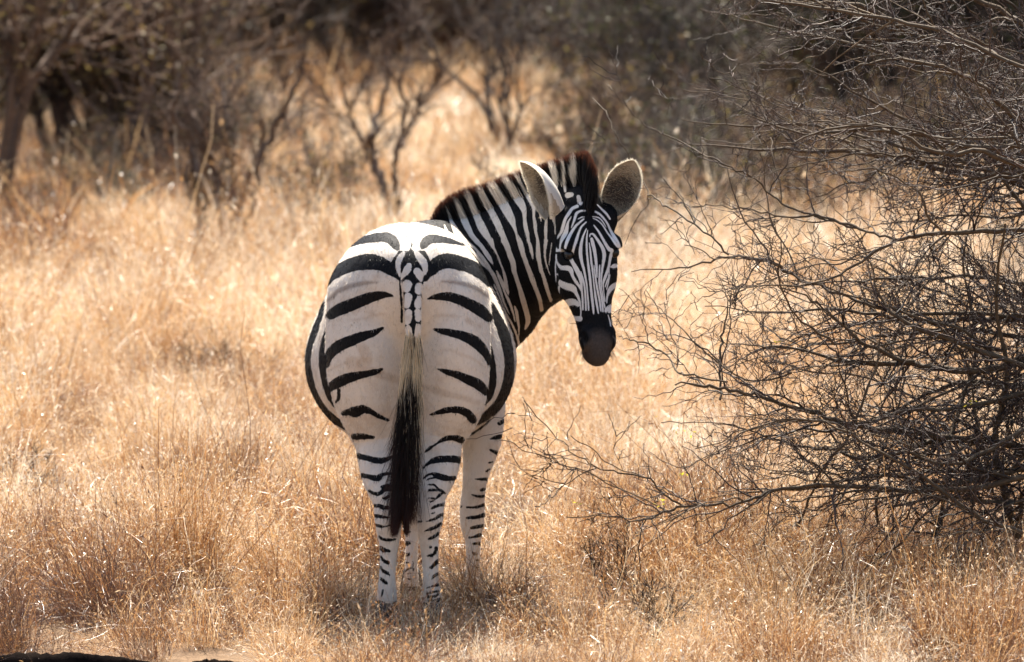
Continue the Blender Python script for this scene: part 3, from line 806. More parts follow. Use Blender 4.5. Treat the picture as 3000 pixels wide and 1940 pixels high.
# tail tuft
N = 8000; s0 = rng.rand(N)
dkp = L_dock.C; nn = len(dkp)
yt = 955 + (1215-955)*s0**.9
rx = np.interp(yt, [940, 1200], [1211, 1203]); rY = np.interp(yt, [940, 1030, 1200], [-.115, -.12, -.11])
ang = rng.rand(N)*2*np.pi; rad = np.interp(yt, [950, 1200], [19, 9])
sx = np.cos(ang)*rad; 
core = rng.rand(N) < .76
endy = np.where(core, 1578-rng.rand(N)**2*250-np.abs(sx)*2.0, yt+70+rng.rand(N)**1.5*230)
endx = np.where(core, 1180+rng.normal(size=N)*24+sx*.6, rx-4+sx*(1.9)+rng.normal(size=N)*7)
endx = np.where(core & (endy > 1540), np.where(rng.rand(N) < .65, 1155+rng.normal(size=N)*7, 1190+rng.normal(size=N)*5), endx)
root = at(rx+sx, yt, rY+np.sin(ang)*.015)
tip = at(endx, endy, -.10+rng.normal(size=N)*.018 - .02*(np.sin(ang)))
mid = at(np.where(core, 1197+sx*.9+rng.normal(size=N)*14, rx+sx*1.3), (yt+endy)/2-20, -.125-rng.rand(N)*.02+np.sin(ang)*.02)
u = np.linspace(0, 1, 12)[None, :, None]
P = root[:, None]*(1-u)**2+2*mid[:, None]*u*(1-u)+tip[:, None]*u*u
P += np.sin(u*np.pi*3+rng.rand(N, 1, 1)*6)*rng.normal(size=(N, 1, 3))*.0016
edge = np.clip((np.abs(sx)-9)/8, 0, 1)
dark = np.where(core, 1., (rng.rand(N) < .2)*1.)
dark = np.where((yt > 1060) & (rng.rand(N) < .3), 1., dark)
col = np.where(dark[:, None, None] > .5, BLACK*1.6, np.array((.80, .69, .50)))*np.ones((N, 12, 1))
early = core[:, None, None] & (u*(endy-yt)[:, None, None]+yt[:, None, None] < (1105+35*rng.normal(size=N)+np.abs(sx)*5)[:, None, None])
col = np.where(early, np.array((.80, .69, .50)), col)
tb = np.clip((u-.80)/.2, 0, 1)*core[:, None, None]; col = col*(1-tb)+np.array((.05, .018, .014))*tb
col *= (.7+.6*rng.rand(N))[:, None, None]
strands('tail_hair', P, .0010, col)
# whiskers / chin hair
N = 260; th = rng.rand(N)*np.pi; base = np.stack([hp(.048*math.cos(x), .505+.010*math.sin(x)-.02*rng.rand(), -.075+.05*(rng.rand()-.5)) for x in th])
dirn = np.stack([HWd*math.cos(x)*.5+HLn*.8+HF*.2*rng.normal() for x in th])*(.012+.02*rng.rand(N))[:, None]
P = base[:, None]+dirn[:, None]*np.linspace(0, 1, 4)[None, :, None]
strands('muzzle_whiskers', P, .0004, np.ones((N, 4, 1))*np.array((.10, .07, .055)))

# ---------------------------------------------------------------- ears
a = NT('ear_skin'); 
side = a.attr('inside'); rim = a.attr('rim'); vv = a.attr('vv'); nz = a.noise(160, 4, .65); nzl = a.noise(30, 3)
inn = a.mix(a.math('MULTIPLY', nz, 1.0), (.17, .13, .09), (.55, .46, .34))
inn = a.mix(a.step(a.math('ADD', a.attr('deep'), a.math('MULTIPLY', a.math('SUBTRACT', nz, .5), .5)), .35, .85), inn, (.045, .034, .028))
outc = a.mix(a.step(a.math('ADD', vv, a.math('MULTIPLY', nzl, .25)), .70, .86), (.66, .62, .55), (.62, .56, .47))
c = a.mix(side, outc, inn); c = a.mix(a.step(rim, .80, .97), c, (.78, .73, .63))
p = a.n('ShaderNodeBsdfPrincipled'); a.l(c, p.inputs['Base Color']); p.inputs['Roughness'].default_value = .7
tr = a.n('ShaderNodeBsdfTranslucent'); a.l(c, tr.inputs['Color']); mx = a.n('ShaderNodeMixShader'); mx.inputs[0].default_value = .12
a.l(p.outputs[0], mx.inputs[1]); a.l(tr.outputs[0], mx.inputs[2]); a.l(mx.outputs[0], a.out.inputs[0]); M_ear = a.m
def ear(base, tip, D, wmax, label, bendv=(0, 0, 0), cup=.55):
    base = np.array(base); tip = np.array(tip); ax = tip-base; Ln = np.linalg.norm(ax); ax /= Ln
    D = np.array(D, float); D -= ax*(D@ax); D /= np.linalg.norm(D); Wv = np.cross(ax, D)
    ns, nt_ = 26, 21; s = np.linspace(0, 1, ns); th = np.linspace(-1, 1, nt_)
    prof = np.interp(s, [0, .08, .2, .35, .5, .65, .78, .88, .95, 1], [.70, .76, .88, .97, 1.0, .95, .78, .52, .28, .02])*wmax
    half = np.interp(s, [0, .25, .6, 1], [2.75, 2.0, 1.35, .9])      # opening half angle
    V = []; R_ = []; bend = np.array(bendv, float)
    def srf(off):
        G = np.zeros((ns, nt_, 3))
        for a_ in range(ns):
            r = prof[a_]; phi = th*half[a_]; rr = r/max(math.sin(min(half[a_], np.pi/2)), .5)
            x = rr*np.sin(phi); y = rr*(1-np.cos(phi))*cup
            G[a_] = base+ax*Ln*s[a_]+bend*(s[a_]*(1-s[a_])*4)+x[:, None]*Wv+(y-off-rr*.35)[:, None]*D
        return G
    Gi = srf(0); Go = srf(.0035)
    # pinch outer shell to inner at rim
    rimw = np.abs(th)[None, :, None]**6; Go = Go*(1-rimw)+Gi*rimw
    V = np.concatenate([Gi.reshape(-1, 3), Go.reshape(-1, 3)]); F = []
    for i_ in range(ns-1):
        for j in range(nt_-1):
            q = i_*nt_+j; F.append((q, q+1, q+nt_+1, q+nt_)); q2 = q+ns*nt_; F.append((q2, q2+nt_, q2+nt_+1, q2+1))
    n_ = ns*nt_; inside = np.r_[np.ones(n_), np.zeros(n_)]
    T, S_ = np.meshgrid(np.abs(th), s); rimv = np.maximum(T, np.clip((S_-.86)/.14, 0, 1)).ravel(); rimv = np.r_[rimv, rimv*.0+np.maximum(T, 0).ravel()]
    me = mesh_np('ear', V, np.array(F), {'inside': inside, 'rim': rimv, 'vv': np.r_[S_.ravel(), S_.ravel()], 'deep': np.r_[((1-T**2)*np.clip(np.sin(np.clip(S_*1.15, 0, 1)*np.pi), 0, 1)).ravel()]*0 if False else np.r_[((1-T**2)*np.sin(np.clip(S_*1.15, 0, 1)*np.pi)).ravel(), 0*S_.ravel()]})
    e = zpart('ear', me, M_ear, zebra, label)
    # hair inside the cup and along the rim
    N = 1500; a_ = (rng.rand(N)*.85*(ns-1)).astype(int); b_ = rng.randint(1, nt_-1, N)
    p0 = Gi[a_, b_]; sd_ = np.sign(th[b_])[:, None]
    d_ = D*.35+ax*.55*rng.rand(N, 1)-Wv*sd_*.8*rng.rand(N, 1)+rng.normal(size=(N, 3))*.2
    P = p0[:, None]+d_[:, None]*(.010+.018*rng.rand(N))[:, None, None]*np.linspace(0, 1, 4)[None, :, None]
    cl = np.where((rng.rand(N) < .6)[:, None], np.array((.75, .66, .50)), np.array((.10, .08, .06)))[:, None]*np.ones((1, 4, 1))
    N2 = 1400; a2 = (rng.rand(N2)*(ns-1)).astype(int); b2 = np.where(rng.rand(N2) < .5, 0, nt_-1)
    fr_ = rng.rand(N2, 1); p2 = Gi[a2, b2]*(1-fr_)+Gi[np.minimum(a2+1, ns-1), b2]*fr_
    d2 = ax*.7+Wv*(np.sign(th[b2])[:, None])*.35+rng.normal(size=(N2, 3))*.3
    P2 = p2[:, None]+d2[:, None]*(.004+.005*rng.rand(N2))[:, None, None]*np.linspace(0, 1, 4)[None, :, None]
    c2 = np.ones((N2, 4, 1))*np.array((.78, .72, .60))
    strands('ear_hair', np.concatenate([P, P2]), .0006, np.concatenate([cl, c2]))
ear(at(1638, 614, .73), at(1523, 474, .70), (-.88, -.47, -.15), .062, 'ear turned outward, showing its white back and fuzzy inside', bendv=(.010, 0, .010), cup=.85)
ear(at(1779, 632, .78), at(1857, 469, .74), (.10, -1, -.1), .060, 'ear facing the camera, dark inside with a pale rim', bendv=(.004, 0, 0))
# ================================================================== GROUND AND GRASS
def vnoise(x, y, sc, seed=0):
    r = np.random.RandomState(seed).rand(64, 64)
    u = x/sc; v = y/sc; i = np.floor(u).astype(int); j = np.floor(v).astype(int); fu = u-i; fv = v-j
    fu = fu*fu*(3-2*fu); fv = fv*fv*(3-2*fv); q = lambda a, b: r[a % 64, b % 64]
    return (q(i, j)*(1-fu)+q(i+1, j)*fu)*(1-fv)+(q(i, j+1)*(1-fu)+q(i+1, j+1)*fu)*fv
def fbm(x, y, sc, seed=0): return .5*vnoise(x, y, sc, seed)+.3*vnoise(x, y, sc*.45, seed+1)+.2*vnoise(x, y, sc*.2, seed+2)
def relief(x, y): return (fbm(x, y, 2.2, 5)-.5)*.05*np.clip(np.hypot(x+.3, y-.5)/2.5-.3, 0, 1)
gx = np.concatenate([np.linspace(-900, -12, 14)[:-1], np.linspace(-12, 12, 121), np.linspace(12, 900, 14)[1:]])
gy = np.concatenate([np.linspace(-200, -4, 8)[:-1], np.linspace(-4, 30, 150), np.linspace(30, 2500, 30)[1:]])
X, Y = np.meshgrid(gx, gy, indexing='ij'); Zg = relief(X, Y)*(np.abs(X) < 12)*(Y > -4)*(Y < 30) - .004
V = np.stack([X, Y, Zg], -1).reshape(-1, 3); nx_, ny_ = X.shape
i, j = np.meshgrid(np.arange(nx_-1), np.arange(ny_-1), indexing='ij'); q = i*ny_+j
F = np.stack([q, q+ny_, q+ny_+1, q+1], -1).reshape(-1, 4)
a = NT('dry_soil'); n1 = a.noise(1.6, 6, .65); n2 = a.noise(35, 5, .7); n3 = a.noise(.13, 4, .6)
c = a.ramp(a.math('ADD', a.math('MULTIPLY', n1, .5), a.math('MULTIPLY', n2, .5)), [(.3, (.06, .038, .025)), (.5, (.20, .13, .08)), (.7, (.36, .26, .16))])
c = a.mix(a.step(n3, .45, .7), c, (.24, .155, .09))
p = a.n('ShaderNodeBsdfPrincipled'); a.l(c, p.inputs['Base Color']); p.inputs['Roughness'].default_value = .95; p.inputs['Specular IOR Level'].default_value = .1
b = a.n('ShaderNodeBump'); b.inputs['Strength'].default_value = .8; b.inputs['Distance'].default_value = .03; a.l(n2, b.inputs['Height']); a.l(b.outputs[0], p.inputs['Normal'])
a.l(p.outputs[0], a.out.inputs[0])
gr = link('ground', mesh_np('ground', V, F), a.m); gr['kind'] = 'structure'

GR_STOPS = [(0.0, (.09, .045, .03)), (.18, (.24, .105, .045)), (.36, (.50, .255, .09)), (.54, (.66, .42, .195)), (.74, (.77, .59, .375)), (1.0, (.87, .78, .63))]
M_grass = leafy('dry_grass', GR_STOPS, .33, .38, spec=.6)
def tuft_mesh(name, n, h, spread, lean, curl, w, seed, tint=.45, seeds=.5, n_seg=6, flat=0.):
    r = np.random.RandomState(seed)
    a0 = r.rand(n)*2*np.pi; r0 = spread*np.sqrt(r.rand(n))*.6
    root = np.stack([np.cos(a0)*r0, np.sin(a0)*r0, np.full(n, -.01)], 1)
    az = a0+r.normal(size=n)*.9; ln = h*np.clip(r.normal(.75, .28, n), .2, 1.4)
    el = np.clip(np.pi/2-np.abs(r.normal(lean, .3, n))-flat*r.rand(n), .05, 1.6)
    P = np.zeros((n, n_seg, 3)); P[:, 0] = root; el_ = el.copy(); az_ = az.copy(); st = ln/(n_seg-1)
    cv = r.normal(curl, curl*.8+.08, n)
    for k in range(1, n_seg):
        P[:, k] = P[:, k-1]+st[:, None]*np.stack([np.cos(az_)*np.cos(el_), np.sin(az_)*np.cos(el_), np.sin(el_)], 1)
        el_ = el_-cv*(k/n_seg)*1.3; az_ = az_+r.normal(size=n)*.42; el_ = el_+r.normal(size=n)*.16
    P[:, :, 2] = np.maximum(P[:, :, 2], .002)*(np.arange(n_seg) > 0)+P[:, :, 2]*(np.arange(n_seg) == 0)
    ww = w*np.clip(r.normal(1, .4, n), .4, 2.2)[:, None]*np.interp(np.arange(n_seg), [0, 1, n_seg-1], [1, 1, .35])[None]
    sd_ = r.normal(size=(n, 3)); sd_[:, 2] *= .4; sd_ /= np.linalg.norm(sd_, axis=1, keepdims=True)
    V, F = batch_ribbons(P, ww, sd_)
    tt = np.clip(r.normal(tint, .20, n), .02, 1)[:, None]+np.linspace(-.10, .10, n_seg)[None]
    T = np.repeat(tt, 2, axis=1).ravel()
    # seed heads and husk flecks along the upper stems
    m = int(n*seeds)
    if m:
        pick = r.randint(0, n, m); seg = r.randint(max(1, n_seg//2), n_seg, m); c = P[pick, seg]+r.normal(size=(m, 3))*.002
        d = P[pick, np.minimum(seg, n_seg-1)]-P[pick, seg-1]; d /= np.linalg.norm(d, axis=1, keepdims=True)+1e-9; d += r.normal(size=(m, 3))*.6
        L = r.uniform(.004, .011, m)
        PP = c[:, None]+d[:, None]*(L[:, None, None]*np.linspace(-.5, .5, 3)[None, :, None])
        s2 = np.cross(d, r.normal(size=(m, 3))); s2 /= np.linalg.norm(s2, axis=1, keepdims=True)+1e-9
        V2, F2 = batch_ribbons(PP, np.tile(np.array([.0004, .0017, .0004]), (m, 1)), s2)
        F = np.concatenate([F, F2+len(V)]); V = np.concatenate([V, V2]); T = np.concatenate([T, np.repeat(np.clip(r.normal(.74, .14, m), 0, 1), 6)])
    me = mesh_np(name, V, F, {'tint': T}); me.materials.append(M_grass); return me
# kinds: 0-3 matted wisps, 4-5 upright fine stems, 6-7 russet dense, 8 pale flattened, 9-11 coarse versions for far away
kinds = [
 tuft_mesh('grass_wisp', 110, .20, .15, .75, .28, .0008, 11, .50, 1.3), tuft_mesh('grass_wisp', 110, .24, .17, .85, .34, .0008, 12, .55, 1.3),
 tuft_mesh('grass_wisp', 100, .17, .16, 1.0, .25, .0009, 13, .42, 1.0), tuft_mesh('grass_wisp', 110, .28, .15, .6, .30, .0008, 14, .58, 1.6),
 tuft_mesh('grass_stems', 60, .42, .10, .30, .12, .0008, 15, .48, 2.5, 7), tuft_mesh('grass_stems', 60, .36, .12, .42, .16, .0009, 16, .40, 2.5, 7),
 tuft_mesh('russet_grass', 150, .22, .14, .6, .24, .0009, 17, .26, 1.0), tuft_mesh('russet_grass', 150, .26, .16, .7, .22, .0008, 18, .32, 1.0),
 tuft_mesh('pale_grass', 120, .26, .20, 1.15, .18, .0010, 19, .70, .8),
 tuft_mesh('far_grass', 90, .30, .30, .8, .25, .0030, 20, .52, 1.2, 4), tuft_mesh('far_grass', 90, .36, .34, .7, .25, .0032, 21, .44, 1.2, 4), tuft_mesh('far_grass', 90, .24, .34, 1.0, .2, .0032, 22, .62, 1.2, 4),
 tuft_mesh('grass_clump', 420, .40, .20, .62, .26, .0010, 23, .36, 1.6, 7), tuft_mesh('grass_clump', 420, .34, .24, .75, .28, .0010, 24, .46, 1.6, 7), tuft_mesh('grass_clump', 300, .46, .15, .38, .16, .0010, 25, .36, 3, 7)]
gcol = bpy.data.collections.new('grass_kinds')
for k, me in enumerate(kinds):
    o = bpy.data.objects.new('tuft_%02d' % k, me); gcol.objects.link(o)
def scatter(name, P, idx, rot, scl, hue, kind='stuff'):
    me = bpy.data.meshes.new(name); me.vertices.add(len(P)); me.vertices.foreach_set('co', P.astype(np.float32).ravel())
    for n, t, v in (('idx', 'INT', idx), ('hue', 'FLOAT', hue)):
        A_ = me.attributes.new(n, t, 'POINT'); A_.data.foreach_set('value', v.astype(np.int32 if t == 'INT' else np.float32))
    for n, v in (('rot', rot), ('scl', scl)):
        A_ = me.attributes.new(n, 'FLOAT_VECTOR', 'POINT'); A_.data.foreach_set('vector', v.astype(np.float32).ravel())
    o = link(name, me); o['kind'] = kind
    ng = bpy.data.node_groups.new(name, 'GeometryNodeTree'); ng.interface.new_socket('Geometry', in_out='INPUT', socket_type='NodeSocketGeometry'); ng.interface.new_socket('Geometry', in_out='OUTPUT', socket_type='NodeSocketGeometry')
    N_ = ng.nodes; gi = N_.new('NodeGroupInput'); go = N_.new('NodeGroupOutput'); ip = N_.new('GeometryNodeInstanceOnPoints'); ci = N_.new('GeometryNodeCollectionInfo')
    ci.inputs[0].default_value = gcol; ci.inputs['Separate Children'].default_value = True; ci.inputs['Reset Children'].default_value = True
    def na(n, t):
        x = N_.new('GeometryNodeInputNamedAttribute'); x.data_type = t; x.inputs[0].default_value = n; return x.outputs[0]
    l_ = ng.links.new; l_(gi.outputs[0], ip.inputs['Points']); l_(ci.outputs[0], ip.inputs['Instance']); ip.inputs['Pick Instance'].default_value = True
    l_(na('idx', 'INT'), ip.inputs['Instance Index']); l_(na('rot', 'FLOAT_VECTOR'), ip.inputs['Rotation']); l_(na('scl', 'FLOAT_VECTOR'), ip.inputs['Scale'])
    l_(ip.outputs[0], go.inputs[0])
    md = o.modifiers.new('scatter', 'NODES'); md.node_group = ng; return o
rng = np.random.RandomState(21)
def cover(y0, y1, dens, margin, sets, smin_, smax_, flare=1.0):
    ym = rng.uniform(y0, y1, int(dens*(y1-y0)*((y1+CAMD)*3000/FPX+2*margin)))
    hw = (ym+CAMD)*1500/FPX+margin; hwm = (y1+CAMD)*1500/FPX+margin
    x = rng.uniform(-1, 1, len(ym))*hwm; m = np.abs(x) < hw; x, ym = x[m], ym[m]
    p1 = fbm(x, ym, 1.3, 31); p2 = fbm(x, ym, 3.0, 41); n = len(x)
    r = rng.rand(n); 
    idx = np.where(p1 > .58, sets[1][rng.randint(0, len(sets[1]), n)], np.where(p1 < .40, sets[2][rng.randint(0, len(sets[2]), n)], sets[0][rng.randint(0, len(sets[0]), n)]))
    sc = rng.uniform(smin_, smax_, n)*(.45+1.15*np.clip(fbm(x, ym, .8+.04*y1, 71), .15, 1)**1.3); 
    bare = fbm(x, ym, .55, 55) < .43
    keep = ~(bare & (rng.rand(n) < .8) & ((np.abs(x+.2) > .8) | (ym > .6))); 
    return x[keep], ym[keep], idx[keep], sc[keep], ((p2-.5)*.35+(fbm(x, ym, .45+.02*y1, 61)-.5)*1.9)[keep]+rng.normal(size=keep.sum())*.09-.14*np.exp(-(ym[keep]+1)/3)+.09*np.clip((ym[keep]-2)/8, 0, 1)-.20*np.clip((ym[keep]-11)/8, 0, 1)*np.clip((-1.0-x[keep])/1.5, 0, 1)
near = (np.array([0, 1, 3, 2, 4]), np.array([6, 7, 5, 2, 0]), np.array([8, 2, 1, 3, 4])); far = (np.array([9, 11]), np.array([10, 9]), np.array([11, 11, 9]))
parts_ = [cover(-2.2, 3, 66, .4, near, .5, 1.15), cover(3, 9, 46, .5, near, .6, 1.3), cover(9, 20, 24, .6, near, 1.0, 2.1), cover(20, 45, 9, 1.5, far, .9, 1.5), cover(45, 110, 2.6, 3, far, 1.3, 2.2), cover(110, 260, .35, 6, far, 2.2, 4)]
for y0, y1, dn in ((-.8, 3, 6.5), (3, 9, 5.0), (9, 20, 2.2), (20, 40, .6)):
    a_ = cover(y0, y1, dn, .5, (np.array([12, 13]), np.array([12, 14]), np.array([13, 14])), .6, 1.25); cx_ = (a_[0]+.30)
    k_ = ~((np.abs(cx_) < .75) & (a_[1] < 1.3)) & ~((a_[0] > -1.1) & (a_[0] < .9) & (a_[1] < 0)); parts_.append(tuple(v[k_] for v in a_))
# the field goes on, a little thinner, beyond what the photograph frames
for y0, y1, dn, mg, inner, st, a0, a1 in ((-7, -1.0, 30, 4, -9, near, .7, 1.3), (-2.2, 3, 34, 5, .35, near, .7, 1.3), (3, 9, 26, 6, .45, near, .8, 1.4), (9, 20, 15, 8, .55, near, 1.1, 2.0), (20, 45, 5, 14, 1.4, far, .9, 1.5), (45, 110, 1.2, 26, 2.8, far, 1.3, 2.2), (110, 260, .2, 50, 5.5, far, 2.2, 4)):
    a_ = cover(y0, y1, dn, mg, st, a0, a1); w_ = (a_[1]+CAMD)*1500/FPX+inner; k_ = (np.abs(a_[0]) > w_) if inner > 0 else ((a_[1] < -1.35) | (np.abs(a_[0]) > 2.2)); parts_.append(tuple(v[k_] for v in a_))
x, y, idx, sc, hue = [np.concatenate(v) for v in zip(*parts_)]
# shorter around the zebra's legs; colour paled there to lighten its cast shadow
nh = np.exp(-((x+.25)/.42)**4)*(y > -1.3)*(y < .9); sc = sc*(1-.17*nh); hue = hue+.12*nh
kp = ~((y < -.92) & (x < -.80)) & ~((y < -.95) & (x < -.5)); x, y, idx, sc, hue = x[kp], y[kp], idx[kp], sc[kp], hue[kp]
n = len(x); P = np.stack([x, y, relief(x, y)*(np.abs(x) < 12)*(y < 30)*(y > -4)-.004], 1)
rot = np.stack([rng.normal(size=n)*.26, rng.normal(size=n)*.26, rng.rand(n)*6.283], 1)
scl = np.stack([sc, sc, sc*rng.uniform(.75, 1.2, n)], 1)
scatter('dry_grass', P, idx, rot, scl, hue)
print('grass instances', n)

# ------------------------------------------------------------------ single tussocks that stand out
def tussock(name, px, py, h, spread, n, tint, label, seed, lean=.3, curl=.14, w=.0010, stems=3., flat=0, group=None):
    Y = ground_y(py); p = at(px, py, Y); t = thing(name, label, 'grass tussock' if 'grass' in name else 'shrub', (p[0], Y, 0), group)
    me = tuft_mesh('blades', n, h, spread, lean, curl, w, seed, tint, stems, 8, flat); b = link('blades', me, None, t); b['kind'] = 'stuff'
    k = tuft_mesh('litter', n//2, h*.38, spread*1.3, .9, .3, .0012, seed+500, max(.1, tint-.18), .4, 5); b = link('old_blades', k, None, t); b['kind'] = 'stuff'
    return t
tussock('grass_tussock', 570, 1750, .56, .15, 620, .32, 'tall orange grass tussock with upright stems left of the zebra', 101, .22, .08, .0011, 5)
tussock('grass_tussock', 480, 1740, .46, .20, 520, .26, 'taller brown orange grass tussock just left of the tallest one', 111, .28, .1, .0012, 4)
tussock('grass_clump', 620, 1190, .34, .40, 700, .10, 'dark matted grass clump in the pale field far left of the zebra', 112, .95, .2, .0018, 1)
tussock('grass_clump', 90, 1235, .40, .34, 700, .16, 'brown matted grass clump by the left frame edge', 113, .8, .2, .0018, 1)
tussock('grass_clump', 40, 1640, .36, .26, 600, .16, 'dark brown grass clump in the lower left edge', 114, .6, .2, .0012, 2)
tussock('grass_clump', 760, 1600, .30, .22, 500, .24, 'rusty grass clump between the tall tussock and the zebra', 115, .6, .2, .0012, 2)
tussock('grass_clump', 2700, 1640, .42, .34, 800, .20, 'brown grass clump at the foot of the thorn bush on the right', 116, .6, .2, .0012, 2)
tussock('grass_clump', 2080, 1560, .36, .28, 700, .30, 'golden grass clump in front of the thorn bush twigs', 117, .5, .2, .0011, 3)
tussock('grass_clump', 1640, 1870, .26, .26, 500, .18, 'dull brown grass clump at the bottom, right of the hooves', 118, .7, .25, .0011, 2)
tussock('grass_tussock', 330, 1790, .36, .26, 900, .22, 'low russet grass tussock nearest the lower left corner', 102, .5, .2)
tussock('grass_tussock', 860, 1765, .34, .20, 800, .22, 'reddish grass tussock just left of the hind hooves', 103, .5, .2)
tussock('grass_tussock', 1960, 1750, .42, .32, 1300, .24, 'wide russet grass mound below the thorn bush', 104, .6, .22)
tussock('grass_tussock', 2250, 1710, .42, .34, 1400, .28, 'golden brown leaning grass mound at lower right', 105, .6, .22)
tussock('grass_tussock', 2420, 1620, .42, .26, 520, .44, 'orange wispy grass tussock rising against the thorn bush', 106, .4, .16)
tussock('grass_tussock', 2850, 1925, .34, .28, 900, .18, 'dark red brown grass tussock in the lower right corner', 107, .3, .12)
tussock('grass_tussock', 2300, 1935, .28, .30, 420, .30, 'brown stemmy grass tussock at the bottom edge', 108, .3, .12)
tussock('grass_tussock', 60, 1210, .38, .22, 420, .26, 'brown grass tussock at the left edge halfway up', 109, .4, .2, .0016)
tussock('grass_tussock', 1700, 1720, .36, .14, 220, .40, 'thin upright grass tussock right of the front hooves', 110, .25, .1)

# ================================================================== TWIGGY PLANTS
M_twig = bark('thorn_twig', (.014, .009, .008), (.125, .085, .066), .6, 90)
M_limb = bark('thorn_limb', (.025, .017, .013), (.22, .155, .09), .75, 45)
M_shrub = bark('shrub_bark', (.036, .023, .018), (.24, .165, .12), .85, 12)
M_greyb = bark('grey_shrub_bark', (.032, .026, .023), (.21, .175, .15), .85, 12)
M_pale = bark('bleached_bark', (.16, .15, .13), (.42, .40, .36), .8, 12)
def norm(v): return v/(np.linalg.norm(v, axis=-1, keepdims=True)+1e-9)
def sprout(Ps, Ds, Ls, nseg, zig, droop, r):
    """zigzag twigs: N starts, directions, lengths"""
    N = len(Ps); P = np.zeros((N, nseg, 3)); P[:, 0] = Ps; D = norm(Ds); st = (Ls/(nseg-1))[:, None]
    ax = norm(np.cross(D, r.normal(size=(N, 3)))); s = np.where(r.rand(N) < .5, 1., -1.)[:, None]; B = norm(D+droop)
    for k in range(1, nseg):
        dd = norm(B+ax*s*zig+r.normal(size=(N, 3))*.13); P[:, k] = P[:, k-1]+dd*st; s = -s; B = norm(B+droop*.3+r.normal(size=(N, 3))*.10)
    return P
def kids(P, R, per, ang, lfun, r, tmin=.15):
    """child start points, directions, radii from parent polylines P (N,n,3)"""
    N, n, _ = P.shape; M = int(N*per); a = r.randint(0, N, M); t = r.uniform(tmin, .98, M)*(n-1)
    # children leave from the nodes
    i = np.clip(np.round(t).astype(int), 1, n-1); p = P[a, i]; d = norm(P[a, i]-P[a, i-1]); side = norm(np.cross(d, r.normal(size=(M, 3))))
    w = r.uniform(*ang, M)[:, None]; dd = norm(d*np.cos(w)+side*np.sin(w)); return p, dd, R[a, i]*.7, lfun(M), a
